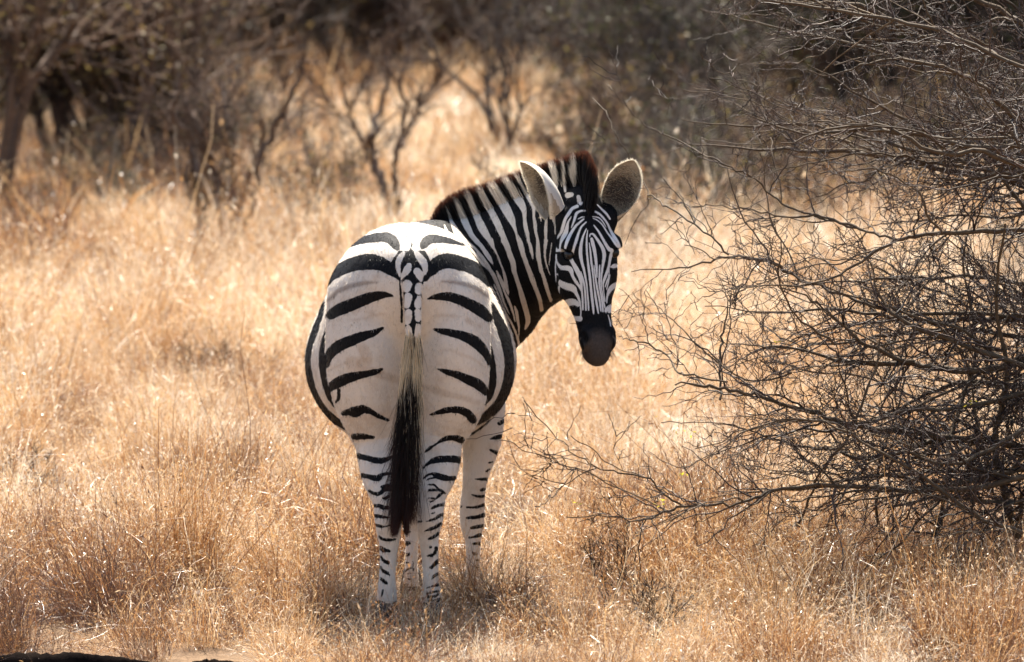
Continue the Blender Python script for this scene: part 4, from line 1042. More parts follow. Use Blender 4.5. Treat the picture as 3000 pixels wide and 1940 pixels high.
# ------------------------------------------------------------------ the thorn bush (traced limbs at their own depths)
bush = thing('thorn_bush', 'big leafless thorn bush with tangled grey brown branches right of the zebra', 'thorn bush', (2.35, 1.15, 0))
def tr(s, ox, oy, sc=1.5873):
    return np.array([[ox+float(a.split(',')[0])/sc, oy+float(a.split(',')[1])/sc, float(a.split(',')[2])/sc] for a in s.split()])
TRC = [  # tracing, depth at thick end, depth at tip
 (tr('2700,860,30 2381,590,26 2280,490,26 2180,400,24 2050,330,20 1900,290,16 1780,275,12 1640,300,9 1480,350,6 1380,330,3', 1500, 0), 1.1, .4),
 (tr('2700,1120,30 2381,1075,26 2150,1080,24 1950,1085,20 1830,1110,18 1700,1160,14 1560,1260,12 1400,1320,9 1200,1330,7 1000,1340,4', 1500, 0), 1.0, .3),
 (tr('2500,1760,26 2200,1640,24 1900,1530,20 1750,1450,18 1600,1390,16 1420,1330,16 1330,1290,16 1230,1230,16 1150,1200,14 1010,1195,12 900,1220,9 750,1250,7 560,1260,4', 1500, 0), .8, 1.1),
 (tr('1010,1195,10 920,1100,9 830,1030,9 720,960,8 650,910,7 600,830,5 520,690,5 460,590,4 430,510,4 370,465,3', 1500, 0), .5, 1.2),
 (tr('1820,1115,12 1700,1090,12 1560,1045,13 1430,1010,12 1300,1015,9 1150,985,7 960,960,5 830,960,3', 1500, 0), .7, 1.1),
 (tr('1600,1060,12 1420,1010,11 1290,960,10 1200,900,10 1130,830,9 1040,790,9 940,740,8 830,680,7 700,620,6 600,570,5 540,500,4 480,430,3 440,385,2', 1500, 0), .9, 1.3),
 (tr('2600,900,20 2381,830,16 2200,790,16 2000,770,14 1800,720,12 1600,720,9 1400,760,7 1200,800,5 1060,840,3', 1500, 0), 1.5, .9),
 (tr('2600,400,14 2381,260,9 2200,200,9 2000,140,8 1800,120,7 1600,130,6 1400,170,5 1250,170,4 1170,150,3', 1500, 0), 1.6, 1.2),
 (tr('2300,640,14 2000,640,12 1800,610,10 1650,600,9 1450,570,8 1300,560,6 1150,480,5 980,450,4 790,410,3', 1500, 0), .6, .9),
 (tr('1750,700,10 1600,640,9 1400,540,8 1250,480,7 1150,400,6 1050,370,5 950,320,4 870,250,3', 1500, 0), 1.7, 1.6),
 (tr('2000,1080,12 1930,1000,11 1900,900,10 1830,850,9 1700,790,8 1560,790,6 1400,800,4', 1500, 0), .5, .2),
 (tr('2400,1000,20 2250,680,14 2100,420,12 2050,300,9 2010,200,8 1950,100,7 1900,-40,5', 1500, 0), 1.3, .9),
 (tr('2600,560,12 2381,420,10 2250,180,8 2150,60,6 2050,-60,4', 1500, 0), 1.8, 1.6),
 (tr('2600,460,44 2381,540,40 2200,500,38 2030,500,36 1870,465,34 1700,455,30 1560,430,26 1400,380,24 1280,345,20 1150,310,18 1030,275,16 900,255,14 750,245,7', 1500, 970), 1.2, .5),
 (tr('2100,510,28 2000,500,26 1850,540,24 1720,585,24 1600,590,20 1500,550,14 1350,540,12 1200,500,10 1100,460,8 900,420,5 700,430,3', 1500, 970), 1.1, .9),
 (tr('2600,90,38 2381,130,36 2200,190,34 2000,180,30 1870,150,28 1700,150,24 1500,130,18 1300,80,12 1150,70,9 1000,60,6', 1500, 970), .9, 1.3),
 (tr('1870,150,24 1700,90,20 1600,30,16 1500,-60,12 1380,-150,9 1250,-200,6', 1500, 970), 1.0, .6),
 (tr('1000,240,9 830,205,9 770,190,9 720,110,9 620,55,8 540,40,5 500,30,3', 1500, 970), .5, 1.1),
 (tr('2800,600,30 2381,680,28 2000,740,26 1500,720,20 1200,740,16 1100,790,14 950,810,12 800,815,12 700,850,12 590,885,8 450,865,5 250,860,3', 1500, 970), .6, .1),
 (tr('800,815,10 720,770,9 650,700,8 520,660,7 390,635,5 290,570,4 200,490,3 50,320,2', 1500, 970), .35, .0),
 (tr('1330,900,12 1380,780,12 1440,650,12 1560,500,14 1640,300,12 1700,100,9 1720,-100,6', 1500, 970), .7, .5),
 (tr('1700,900,14 1700,760,13 1710,600,12 1790,380,10 1830,150,8 1800,-100,6', 1500, 970), 1.0, 1.2),
 (tr('1950,960,28 1990,900,26 2020,700,22 2040,500,20 2100,300,18 2160,60,14 2100,-300,10 2150,-600,6', 1500, 970), .9, 1.3),
 (tr('2350,960,40 2280,700,36 2250,500,30 2300,200,24 2250,-200,16 2300,-500,10', 1500, 970), 1.1, .7),
 (tr('980,320,12 965,180,12 975,60,11 980,0,9 1010,-150,6', 1500, 970), .8, .9),
 (tr('390,635,6 240,720,4 180,780,3 110,820,2', 1500, 970), .1, -.1),
 (tr('1300,200,12 1100,230,9 900,100,8 800,0,6 700,-90,5 620,-180,3', 1500, 970), 1.4, 1.7),
 (tr('1500,60,12 1330,-60,10 1240,-240,8 1250,-400,6 1190,-520,4', 1500, 970), .3, .0),
 (tr('2800,960,24 2500,960,22 2200,880,20 1950,700,16 1700,560,13 1450,420,10 1150,440,8 950,560,5 800,640,3', 1500, 970), .4, -.1),
 (tr('2700,560,30 2381,640,24 2100,700,18 1800,740,14 1500,760,10 1300,790,6', 1500, 970), 1.0, .5),
 (tr('2700,460,30 2500,520,24 2200,640,20 1950,650,16 1700,680,12 1450,700,8 1200,650,5', 1500, 970), 1.3, .8),
 (tr('2700,700,30 2500,760,26 2250,800,20 2000,770,14 1750,820,9', 1500, 970), .8, .6),
 (tr('2700,260,34 2450,420,26 2200,560,20 2000,620,16 1800,560,12 1600,640,8', 1500, 970), .7, .3),
 (tr('2381,820,20 2150,640,17 1900,330,13 1600,210,10 1300,170,8 1080,20,5', 1500, 970), 1.8, 2.1),
]
_r = np.random.RandomState(88)
for k in range(17):      # further limbs arching out to the left, between the traced ones
    x0, y0 = 3350, _r.uniform(250, 1450); x1 = _r.uniform(1900, 2700); y1 = y0+_r.uniform(-520, 380)-(90 if y0 < 800 else 0); n_ = 8; u_ = np.linspace(0, 1, n_); w0 = _r.uniform(14, 26)
    y1 = min(y1, 1480); T_ = np.stack([x0+(x1-x0)*u_, y0+(y1-y0)*u_-_r.uniform(-30, 110)*np.sin(u_*np.pi)+_r.normal(size=n_)*14, w0*(1-u_)**.8+2.5], 1); Y_ = _r.uniform(.3, 2.4); TRC.append((T_, Y_, Y_+_r.uniform(-.6, .5)))
# the common stool the limbs rise from, just outside the frame
sg = Geo(); rg = np.random.RandomState(3)
for k in range(5):
    a_ = rg.rand()*6.28; sg.tube(np.array([(2.35+.10*math.cos(a_), 1.15+.10*math.sin(a_), -.05), (2.35+.05*math.cos(a_), 1.15+.05*math.sin(a_), .25), (2.30+.16*math.cos(a_), 1.15+.2*math.sin(a_), .75+.2*rg.rand())]), np.array([.07, .055, .035]), 8, .2)
me = sg.mesh('trunk'); me.transform(__import__('mathutils').Matrix.Translation(-bush.location)); o = link('trunk', me, M_limb, bush)
BT = __import__('mathutils').Matrix.Translation(-bush.location)
for bi, (T, Ya, Yb) in enumerate(TRC):
    r = np.random.RandomState(200+bi); n = len(T); yy = np.interp(np.arange(n), [0, n-1], [Ya, Yb])+np.sin(np.arange(n)*1.1+bi)*.05
    P3 = at(T[:, 0], T[:, 1], yy); R3 = T[:, 2]/2/890
    if T[0, 0] > 2990:
        P3 = np.vstack([(2.35+r.normal()*.05, 1.15+r.normal()*.05, .05+.45*min(P3[0, 2], 1.6)), P3]); R3 = np.r_[R3[0]*1.15, R3]; n += 1
    K = resample(np.hstack([P3, R3[:, None]]), n*4); K[:, :3] += r.normal(size=(len(K), 3))*.0035; K[:, 3] *= r.uniform(.9, 1.12, len(K))
    gg = Geo(); gg.tube(K[:, :3], np.maximum(K[:, 3], .0016), 7, .45)
    me = gg.mesh('branch'); me.transform(BT); br = link('branch', me, M_limb, bush)
    # secondary limbs
    L = np.linalg.norm(np.diff(K[:, :3], axis=0), axis=1).sum(); m = len(K); sec = []
    for k in range(int(L*(2.6 if bi > 12 else 1.8))):
        i0 = r.randint(int(m*.05), int(m*.8)); d = norm(K[i0+1, :3]-K[i0-1, :3]); side = norm(np.cross(d, r.normal(size=3))); w = r.uniform(.35, .95)
        ln = r.uniform(.30, .85)*np.interp(K[i0, 3], [.003, .012], [.5, 1.0]); q = sprout(K[i0:i0+1, :3], (d*math.cos(w)+side*math.sin(w)+np.array([-.2, 0, 0]))[None], np.array([ln]), 9, .10, np.array([-.02, 0, .0]), r)[0]
        q = resample(q, 22); rr = np.linspace(min(K[i0, 3]*.55, .0075), .0016, 22); gs = Geo(); gs.tube(q, rr, 5, r.uniform(.2, .8)); sec.append(np.hstack([q, rr[:, None]]))
        me = gs.mesh('side_branch'); me.transform(BT); link('side_branch', me, M_limb, br)
    K = np.vstack([K]+[np.vstack([q[:1]*np.nan, q]) for q in sec]) if sec else K
    ok_ = ~np.isnan(K[:, 0]); ids = np.nonzero(ok_[1:-1] & ok_[:-2] & ok_[2:])[0]+1
    # side shoots -> twigs -> spurs
    L = L+sum(np.linalg.norm(np.diff(q[:, :3], axis=0), axis=1).sum() for q in sec)*.8
    xr = np.nanmean(K[:, 0]); dens = np.interp(xr, [.1, .6, 1.2, 1.7], [6, 8, 10, 15])*(1.3 if bi > 12 else 1.0)
    N1 = int(L*dens)
    i = ids[r.randint(0, len(ids), int(N1*1.5))]; i = i[r.rand(len(i)) < np.interp(K[i, 0]+.3*K[i, 2], [.35, .9, 1.4, 2.0], [.85, .75, .78, 1.1])*np.interp(K[i, 2], [1.15, 1.45], [1, .5])]; N1 = len(i); p = K[i, :3]; d = norm(K[i+1, :3]-K[i-1, :3]); side = norm(np.cross(d, r.normal(size=(N1, 3))))
    w = r.uniform(.55, 1.5, N1)[:, None]; D1 = norm(d*np.cos(w)+side*np.sin(w)+np.array([-.10, -.05, 0])); 
    L1 = r.uniform(.12, .50, N1)*np.interp(K[i, 3], [.002, .006, .02], [.5, .9, 1.1])
    P1 = sprout(p, D1, L1, 10, .17, np.array([0, 0, .03]), r); R1 = np.minimum(K[i, 3]*.6, r.uniform(.0026, .0048, N1))[:, None]*np.linspace(1, .4, 10)[None]
    p, dd, rr, LL, par = kids(P1, R1, 2.2, (.5, 1.2), lambda M: r.uniform(.04, .17, M), r); P2 = sprout(p, dd, LL, 6, .28, np.zeros(3), r); R2 = np.clip(rr, .0017, .0028)[:, None]*np.linspace(1, .55, 6)[None]
    p, dd, rr, LL, _ = kids(P2, R2, .8, (.6, 1.3), lambda M: r.uniform(.015, .05, M), r); P3_ = sprout(p, dd, LL, 3, .2, np.zeros(3), r); R3_ = np.full((len(P3_), 3), .0012)*np.array([1, .9, .6])
    # thorns in pairs at the nodes
    A1 = P1[:, 1:].reshape(-1, 3); A2 = P2[:, 1:].reshape(-1, 3); A = np.concatenate([A1, A2[r.rand(len(A2)) < .6]]); td = norm(r.normal(size=(len(A), 3)))
    PT = A[:, None]+td[:, None]*(r.uniform(.005, .011, len(A))[:, None, None]*np.linspace(0, 1, 2)[None, :, None]); RT = np.tile(np.array([.0013, .0002]), (len(A), 1))
    # buds: swollen nodes
    Vs, Fs, Ts, nn_ = [], [], [], 0
    for PP, RR, sd_, tl in ((P1, R1, 4, .55), (P2, R2, 3, .6), (P3_, R3_, 3, .5), (PT, RT, 3, .45)):
        v, f = batch_tubes(PP, RR, sd_); Vs.append(v); Fs.append(f+nn_); nn_ += len(v)
        per = len(v)//len(PP); Ts.append(np.repeat(np.clip(r.normal(tl, .28, len(PP)), 0, 1), per))
    me = mesh_np('twigs', np.concatenate(Vs), np.concatenate(Fs), {'tint': np.concatenate(Ts)}); me.transform(BT)
    tw = link('twigs', me, M_twig, br); tw['kind'] = 'stuff'
a = NT('yellow_leaf'); p = a.n('ShaderNodeBsdfPrincipled'); p.inputs['Base Color'].default_value = (.62, .50, .05, 1); tr_ = a.n('ShaderNodeBsdfTranslucent'); tr_.inputs[0].default_value = (.62, .52, .05, 1)
mx = a.n('ShaderNodeMixShader'); a.l(p.outputs[0], mx.inputs[1]); a.l(tr_.outputs[0], mx.inputs[2]); a.l(mx.outputs[0], a.out.inputs[0]); M_yl = a.m
r = np.random.RandomState(9)
for (px, py, Y, n, s) in ((1985, 1262, .3, 9, 30), (1928, 1475, .25, 6, 16), (1680, 1470, .05, 4, 10), (2285, 1000, .4, 3, 8), (2000, 1390, .3, 4, 8), (2830, 1175, .6, 4, 20)):
    for k in range(n):
        c = at(px+r.normal()*s, py+r.normal()*s*.4, Y+r.normal()*.02); d = norm(r.normal(size=3)); e = norm(np.cross(d, r.normal(size=3))); l = r.uniform(.005, .010)
        f_ = np.cross(d, e)*l*.12
        me = mesh_np('leaf', np.array([c-d*l, c-e*l*.35+f_, c+f_*-1, c+d*l, c+e*l*.35+f_]), np.array([(0, 1, 2, 4), (1, 3, 4, 2)][:2]), None); me.transform(BT); link('leaf', me, M_yl, bush)

# ------------------------------------------------------------------ background shrubs and trees
def grow(seed, height, nst, splay, r0, levels, per, fine, mat, leaves=0, nseg=8, upright=.5):
    """multi-stemmed bare shrub: list of (P,R) levels"""
    r = np.random.RandomState(seed); a = r.rand(nst)*6.283; sp = splay*r.uniform(.3, 1, nst)
    D = np.stack([np.cos(a)*np.sin(sp), np.sin(a)*np.sin(sp), np.cos(sp)], 1)
    P = sprout(np.stack([np.cos(a), np.sin(a), 0*a], 1)*r0*1.2, D, height*r.uniform(.6, .95, nst), nseg, .12, np.array([0, 0, .12*upright]), r)
    R_ = r0*r.uniform(.5, 1, nst)[:, None]*np.linspace(1, .3, nseg)[None]
    lv = [(P, R_)]; Lc = height*.42
    for k in range(levels):
        p, dd, rr, LL, _ = kids(lv[-1][0], lv[-1][1], per[k], (.35, 1.05), lambda M: Lc*r.uniform(.4, 1.1, M), r, .3 if k == 0 else .1)
        ns = max(4, nseg-2*(k+1)); P2 = sprout(p, dd+np.array([0, 0, .12]), LL, ns, .2, np.array([0, 0, .03]), r); R2 = np.maximum(rr, fine)[:, None]*np.linspace(1, .5, ns)[None]
        lv.append((P2, R2)); Lc *= .5
    return lv, r
def crown_mesh(name, lvs, r, tmean=.5, sides=3):
    Vs, Fs, Ts, nn_ = [], [], [], 0
    for PP, RR in lvs:
        v, f = batch_tubes(PP, RR, sides); Vs.append(v); Fs.append(f+nn_); nn_ += len(v); Ts.append(np.repeat(np.clip(r.normal(tmean, .25, len(PP)), 0, 1), len(v)//len(PP)))
    return mesh_np(name, np.concatenate(Vs), np.concatenate(Fs), {'tint': np.concatenate(Ts)})
M_leaf = leafy('withered_leaves', [(0, (.05, .032, .018)), (.4, (.14, .09, .045)), (.7, (.17, .14, .05)), (1, (.30, .20, .09))], .3, .6)
M_leafg = leafy('olive_leaves', [(0, (.025, .03, .015)), (.5, (.07, .075, .03)), (1, (.16, .14, .06))], .3, .6)
def leaf_mesh(P, n, size, r, jit, tm=.5):
    A = P.reshape(-1, 3); c = A[r.randint(0, len(A), n)]+r.normal(size=(n, 3))*jit; d = norm(r.normal(size=(n, 3))); e = norm(np.cross(d, r.normal(size=(n, 3)))); l = size*r.uniform(.5, 1.4, n)[:, None]
    V = np.stack([c-d*l, c-e*l*.5, c+d*l, c+e*l*.5], 1).reshape(-1, 3); F = np.arange(4*n).reshape(-1, 4)
    return mesh_np('leaves', V, F, {'tint': np.repeat(np.clip(r.normal(tm, .25, n), 0, 1), 4)}, False)
def shrub(name, label, cat, loc, seed, height, nst, splay, r0, per, fine, mat, leaves=0, lsize=.03, lmat=None, group=None, scale=1., levels=3, upright=.5, tm=.5):
    lv, r = grow(seed, height, nst, splay, r0, levels, per, fine, mat, upright=upright)
    t = thing(name, label, cat, loc, group); t.scale = (scale,)*3
    for k in range(nst):
        g_ = Geo(); g_.tube(lv[0][0][k], lv[0][1][k], 6, tm); link('stem' if nst > 1 else 'trunk', g_.mesh('stem'), mat, t)
    c_ = link('twigs', crown_mesh('twigs', lv[1:], r, tm), mat, t); c_['kind'] = 'stuff'
    if leaves:
        lf = link('leaves', leaf_mesh(lv[-1][0], leaves, lsize, r, .04, .5), lmat or M_leaf, t); lf['kind'] = 'stuff'
    return t
def gp(px, py):
    Y = ground_y(py); return (float(at(px, py, Y)[0]), Y, -.02)
def traced(name, label, cat, base, stems, seed, mat, per=(9, 6, 3), ln=.7, fine=.005, leaves=0, lmat=None, lsize=.03, tm=.4):
    r = np.random.RandomState(seed); Y0 = ground_y(base[1]); b = at(base[0], base[1], Y0); t = thing(name, label, cat, (b[0], Y0, 0)); off = np.array([b[0], Y0, 0]); lv = []
    for st in stems:
        a_ = np.array([[float(v) for v in q.split(',')] for q in st.split()]); n = len(a_); yy = Y0+np.cumsum(r.normal(size=n)*.12)*(np.arange(n) > 0)
        P = at(a_[:, 0], a_[:, 1], yy); P[0, 2] = min(P[0, 2], .0) if a_[0, 1] > base[1]-25 else P[0, 2]
        K = resample(np.hstack([P-off, (a_[:, 2]/2*(Y0+CAMD)/FPX)[:, None]]), 5*n); K[:, :3] += r.normal(size=(len(K), 3))*.012
        g_ = Geo(); g_.tube(K[:, :3], np.maximum(K[:, 3], .003), 7, tm); link('stem', g_.mesh('stem'), mat, t)
        K = resample(K, 14); lv.append(K)
    P = np.stack([k[:, :3] for k in lv]); R_ = np.stack([np.maximum(k[:, 3], .004) for k in lv]); L_ = [(P, R_)]; Lc = ln
    for k, pr in enumerate(per):
        p, dd, rr, LL, _ = kids(L_[-1][0], L_[-1][1], pr*(2.2 if k == 0 else 1), (.3, .95), lambda M: Lc*r.uniform(.4, 1.3, M), r, .42 if k == 0 else .12)
        ns = max(4, 9-2*k); P2 = sprout(p, dd+np.array([0, 0, .15]), LL, ns, .16, np.array([0, 0, .03]), r); R2 = np.maximum(rr*.5, fine*(1-.15*k))[:, None]*np.linspace(1, .5, ns)[None]; L_.append((P2, R2)); Lc *= .6
    c_ = link('twigs', crown_mesh('twigs', L_[1:], r, tm), mat, t); c_['kind'] = 'stuff'
    if leaves:
        lf = link('leaves', leaf_mesh(L_[-1][0], leaves, lsize, r, .05, .4), lmat or M_leaf, t); lf['kind'] = 'stuff'
    return t
# middle distance, each placed where it stands
traced('bare_tree', 'slender bare tree with dark forked stems behind the zebra\'s rump', 'tree', (1150, 668), ['1148,668,36 1138,600,30 1120,530,26 1088,450,30 1092,390,24 1115,320,16 1135,230,12 1150,110,9', '1158,665,30 1160,590,26 1152,520,18 1165,440,16 1185,350,14 1180,250,11 1195,120,8', '1095,470,14 1060,410,11 1020,330,8 1000,240,6', '1165,450,12 1200,380,9 1240,300,7 1290,240,5'], 301, M_shrub, (4, 4, 3), .42, .006)
traced('bare_shrub', 'many stemmed bare brown shrub left of the forked tree', 'shrub', (690, 782), ['690,782,29 688,660,26 680,520,23 665,380,17 650,240,12', '692,640,23 730,520,20 790,400,17 850,280,13 900,180,9', '700,700,20 740,600,17 760,470,13 770,350,9', '686,600,17 630,500,16 590,420,13 560,320,9', '640,760,17 610,640,16 580,520,14 560,420,12 500,310,9', '670,780,20 640,650,17 628,520,14 600,380,10', '590,700,44 585,650,23 575,560,14 545,440,10'], 302, M_shrub, (4, 4, 3), .40, .0045)
traced('leafy_shrub', 'dark brown withered tree with thick stems in the upper left', 'tree', (190, 545), ['185,545,60 180,430,44 184,300,34 172,150,28 160,10,20', '200,540,36 225,440,26 262,350,20 285,250,14 300,140,10', '170,540,40 130,440,30 110,330,22 80,200,16 60,80,12', '215,545,20 270,470,15 330,380,11 380,290,8', '184,300,24 230,200,18 250,90,13 280,-40,10'], 304, M_shrub, (9, 6, 3), .9, .008, 9000, M_leaf, .032, .10)
traced('dark_tree', 'dark straight trunked tree behind the upper part of the thorn bush', 'tree', (2313, 340), ['2313,340,52 2318,220,50 2308,100,46 2306,-60,42', '2310,120,26 2370,20,20 2420,-80,14', '2312,200,20 2250,100,15 2180,0,10', '2290,330,26 2200,250,18 2120,150,12 2050,40,8'], 312, M_greyb, (9, 6, 4), 1.3, .011, 4000, M_leafg, .04, .05)
shrub('leafy_shrub', 'dark tangled shrub cut by the left frame edge', 'shrub', gp(-40, 640), 305, 3.2, 9, .55, .05, (7, 5, 3), .007, M_shrub, 2600, .028, M_leaf)
shrub('bare_shrub', 'tall thin bare shrub between the dark left shrub and the many stemmed one', 'shrub', gp(400, 560), 306, 3.6, 7, .42, .035, (7, 5, 3), .006, M_shrub)
shrub('bare_shrub', 'low twiggy shrub in the pale clearing beside the twin stemmed tree', 'shrub', gp(960, 640), 307, 1.1, 7, .7, .014, (6, 4, 2), .0035, M_greyb)
shrub('bare_shrub', 'low brown shrub just above the left of the zebra\'s rump', 'shrub', gp(900, 700), 308, .8, 9, .9, .010, (6, 4, 2), .003, M_shrub, 500, .018, M_leaf)
shrub('bare_shrub', 'grey bare shrub standing above the zebra\'s mane', 'shrub', gp(1480, 470), 309, 3.0, 6, .5, .03, (7, 5, 3), .007, M_greyb)
shrub('bare_shrub', 'small bare shrub right behind the zebra\'s ears', 'shrub', gp(1850, 560), 310, 2.0, 7, .6, .022, (7, 5, 3), .005, M_greyb, 900, .022, M_leafg)
shrub('bare_shrub', 'olive tinged shrub behind the thorn bush, right of the zebra\'s face', 'shrub', gp(2080, 560), 311, 2.4, 8, .6, .026, (7, 5, 3), .005, M_greyb, 1500, .022, M_leafg)
for k, (px_, py_, lab) in enumerate(((2560, 430, 'dark leafy shrub blurred behind the left part of the upper thorn twigs'), (2760, 450, 'dark leafy shrub blurred behind the middle of the upper thorn twigs'), (3020, 440, 'dark leafy shrub blurred in the upper right corner'), (230, 500, 'dark withered shrub with a rounded crown in the upper left'))):
    shrub('leafy_shrub', lab, 'shrub', gp(px_, py_), 350+k, 4.0, 8, .7, .05, (9, 6, 4), .008, M_shrub if k == 3 else M_greyb, 4500, .040, M_leaf if k == 3 else M_leafg, upright=.3, tm=.1)
# low bushes over the clearing
r = np.random.RandomState(64); lows = [shrub('low_bush', 'low dry bush dotted over the blurred clearing', 'shrub', (0, 400, -30), 360+k, .9, 9, 1.0, .012, (7, 5, 3), .0035, [M_shrub, M_greyb][k % 2], 500, .02, [M_leaf, M_leafg][k % 2], 'low bushes of the clearing') for k in range(4)]
for k in range(54):
    px = r.uniform(-100, 3100); py = r.uniform(470, 900)**1.0 if r.rand() < .3 else r.uniform(380, 600)
    if 800 < px < 1600 and r.rand() < .8: px += 1000
    if k > 45: px, py = r.uniform(-60, 900), r.uniform(560, 760)
    t = lows[k] if k < 4 else copy_tree(lows[r.randint(4)]); t.location = gp(px, py); t.scale = (r.uniform(.5, 1.3) if k <= 45 else r.uniform(.35, .7),)*3; t.rotation_euler = (0, 0, r.rand()*6.28)
# bleached dead branch leaning
dead = thing('dead_tree', 'pale grey dead tree leaning to the right in the blurred thicket', 'tree', gp(1850, 420))
lv, r = grow(330, 3.6, 3, .7, .035, 2, (5, 3), .008, M_pale); 
for k in range(3):
    g_ = Geo(); P_ = lv[0][0][k].copy(); P_[:, 0] = np.abs(P_[:, 0])*1.2; g_.tube(P_, lv[0][1][k], 6, .7); link('limb', g_.mesh('limb'), M_pale, dead)
lvk = [(np.stack([np.abs(P[..., 0])*1.2, P[..., 1], P[..., 2]], -1), R_) for P, R_ in lv[1:]]
o = link('twigs', crown_mesh('twigs', lvk, r, .7), M_pale, dead); o['kind'] = 'stuff'
# the far thicket: individuals that cannot be told apart, copied from a few kinds
protos = []
for k in range(7):
    hgt = [3.2, 3.8, 2.8, 3.5, 4.2, 3.0, 3.6][k]
    protos.append(shrub('thicket_shrub', 'dense leafless shrub in the blurred far thicket', 'shrub', (0, 500, -20), 400+k, hgt, 7, .6, .045, (8, 6, 4), .010, [M_greyb, M_shrub, M_greyb, M_shrub][k % 4], 800, .045, [M_leaf, M_leafg, M_leaf][k % 3], 'shrubs of the far thicket'))
r = np.random.RandomState(77); cnt = 0
def front_line(u):      # photo height at which the thicket begins, by photo x
    return np.interp(u, [0, 300, 600, 900, 1150, 1500, 1800, 2100, 2500, 3000], [420, 360, 310, 270, 255, 270, 310, 370, 400, 410])
for row, (dpy, n) in enumerate(((0, 24), (-45, 26), (-95, 28), (-150, 30), (-200, 32), (-250, 34))):
    for k in range(n):
        px = -150+3300*(k+r.rand())/n; py = front_line(px)+dpy*.8+r.normal()*8
        if row == 0 and r.rand() < .6: continue
        py = max(py, -150)
        t = protos[r.randint(7)]; 
        if cnt >= 7: t = copy_tree(t)
        else: t = protos[cnt]
        loc = gp(px, py); t.location = loc; s = r.uniform(.75, 1.15)*(1+.0025*max(loc[1]-60, 0)); t.scale = (s*1.1, s*1.1, s); t.rotation_euler = (0, 0, r.rand()*6.28); cnt += 1
# beyond them the wood closes as one mass
lvm, r = grow(990, 4.5, 9, .7, .06, 3, (9, 6, 4), .016, M_greyb)
wm = crown_mesh('wood', lvm, r, .35); wl = leaf_mesh(lvm[-1][0], 3500, .09, r, .1)
b1 = bpy.data.objects.new('wood_twigs', wm); wm.materials.append(M_greyb); b2 = bpy.data.objects.new('wood_leaves', wl); wl.materials.append(M_leaf)
Vw = []
ycur = []
n = 520; yw = r.uniform(125, 300, n); xw = r.uniform(-1, 1, n)*((yw+20)*.1+8)
def clone_into(src, name, mat):
    nv_ = len(src.vertices); co = np.empty(nv_*3, np.float32); src.vertices.foreach_get('co', co)
old = gcol
gcol = bpy.data.collections.new('wood_kinds'); gcol.objects.link(b1); gcol.objects.link(b2)
n2 = 420; y2 = r.uniform(55, 260, n2); s2 = np.where(r.rand(n2) < .5, -1, 1); x2 = s2*((y2+20)*.085+3+r.rand(n2)**1.3*(12+y2*.22)); xw = np.r_[xw, x2]; yw = np.r_[yw, y2]; n += n2
Pw = np.repeat(np.stack([xw, yw, 0*xw], 1), 2, 0); iw = np.tile([0, 1], n); rz = np.repeat(r.rand(n)*6.28, 2); sw = np.repeat(r.uniform(.8, 1.3, n), 2)
scatter('distant_wood', Pw, iw, np.stack([0*rz, 0*rz, rz], 1), np.stack([sw]*3, 1), 0*sw)
gcol = old
print('thicket', cnt)

# ------------------------------------------------------------------ small dry shrubs in the grass and the fallen log
def small(name, px, py, h, n, label, seed, mat=M_shrub, tm=.5, sp=.8):
    return shrub(name, label, 'shrub', gp(px, py), seed, h, n, sp, .0035, (5, 4, 2.5), .0009, mat, 0, levels=3, tm=tm, upright=.2)
tussock('dry_shrub', 1440, 1800, .30, .20, 900, .16, 'dense brown dry shrublet hiding the right front hoof', 501, .65, .25, .0009, 1.2)
tussock('dry_shrub', 1285, 1862, .17, .16, 500, .30, 'low grey dry shrublet at the right hind hoof', 502, .65, .25, .0009, 1.2)
tussock('dry_shrub', 1000, 1800, .27, .15, 600, .20, 'dull brown dry shrublet left of the left hind hoof', 503, .65, .25, .0009, 1.2)
small('dry_shrub', 610, 1165, .42, 14, 'dark dry shrublet in the pale grass far left of the zebra', 504, M_shrub, .3, 1.1)
small('dry_shrub', 1900, 1900, .26, 9, 'fine black twigged shrublet near the bottom edge', 505, M_twig, .1, .7)
small('dry_shrub', 30, 1500, .34, 8, 'bare twiggy shrublet at the left frame edge', 506, M_twig, .2, .8)
small('dry_shrub', 1790, 1800, .34, 7, 'thin wiry shrublet below the lowest thorn branch', 507, M_twig, .3, .5)
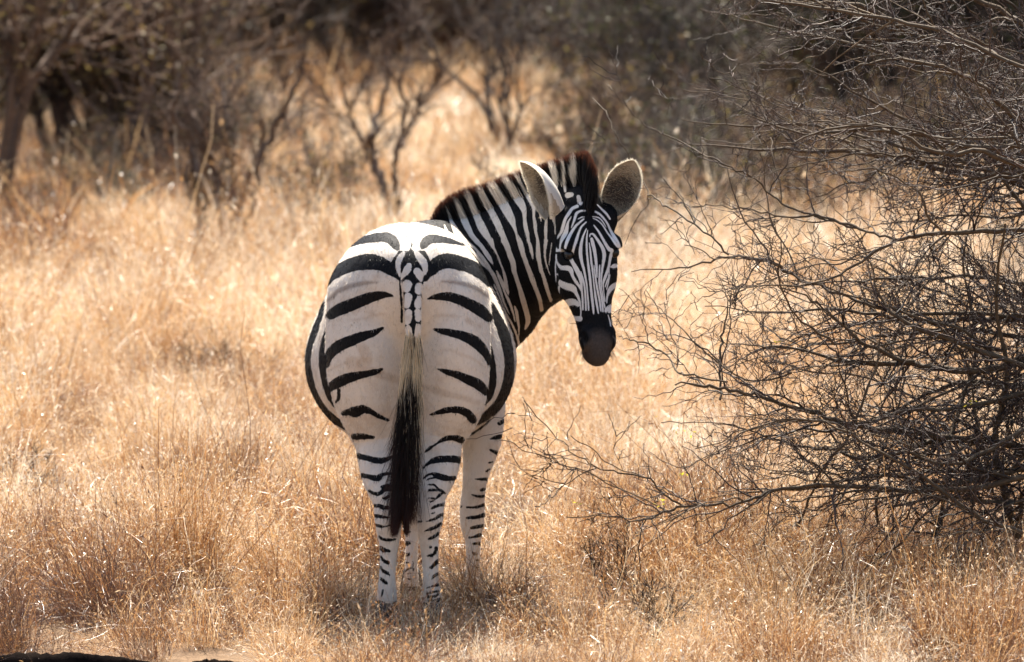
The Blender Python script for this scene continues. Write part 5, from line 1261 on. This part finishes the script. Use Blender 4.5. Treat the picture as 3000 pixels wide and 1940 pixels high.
a = NT('charred_wood'); nz = a.noise(9, 6, .7); c = a.ramp(nz, [(.35, (.006, .005, .005)), (.62, (.016, .012, .010)), (.85, (.05, .035, .025))]); p = a.n('ShaderNodeBsdfPrincipled'); a.l(c, p.inputs['Base Color']); p.inputs['Roughness'].default_value = 1.0; p.inputs['Specular IOR Level'].default_value = .0
b = a.n('ShaderNodeBump'); b.inputs['Distance'].default_value = .01; a.l(nz, b.inputs['Height']); a.l(b.outputs[0], p.inputs['Normal']); a.l(p.outputs[0], a.out.inputs[0]); M_log = a.m
def log(label, pts, seed):
    P = at(np.array([q[0] for q in pts]), np.array([q[1] for q in pts]), np.array([q[2] for q in pts])); Rr = np.array([q[3] for q in pts]); P[:, 2] -= Rr
    K = resample(np.hstack([P, Rr[:, None]]), 40); n = 16; r = np.random.RandomState(seed); th = np.arange(n)/n*2*np.pi; D = norm(np.gradient(K[:, :3], axis=0)); A, B = frames(D)
    ridge = 1+.10*np.sin(th*5+1)[None]+.05*r.normal(size=(40, n))+.06*np.sin(np.arange(40)*.7)[:, None]
    V = K[:, None, :3]+(K[:, 3][:, None]*ridge)[..., None]*(np.cos(th)[None, :, None]*A[:, None]+np.sin(th)[None, :, None]*B[:, None])
    i, j = np.meshgrid(np.arange(39), np.arange(n), indexing='ij'); F = np.stack([i*n+j, i*n+(j+1) % n, (i+1)*n+(j+1) % n, (i+1)*n+j], -1).reshape(-1, 4)
    V = V.reshape(-1, 3); base = P[0].copy(); base[2] = 0
    o = link('fallen_log', mesh_np('fallen_log', V-base, F), M_log, None, base); o['label'] = label; o['category'] = 'log'
log('dark fallen log lying along the bottom left corner', [(-260, 1925, -1.0, .05), (0, 1917, -1.0, .055), (150, 1912, -1.0, .055), (260, 1914, -1.0, .05), (370, 1926, -1.0, .035), (440, 1938, -1.0, .006)], 1)
log('small dark log end at the bottom edge left of the hooves', [(560, 1937, -1.0, .01), (600, 1931, -1.0, .03), (650, 1933, -1.0, .03), (720, 1940, -1.0, .01)], 2)
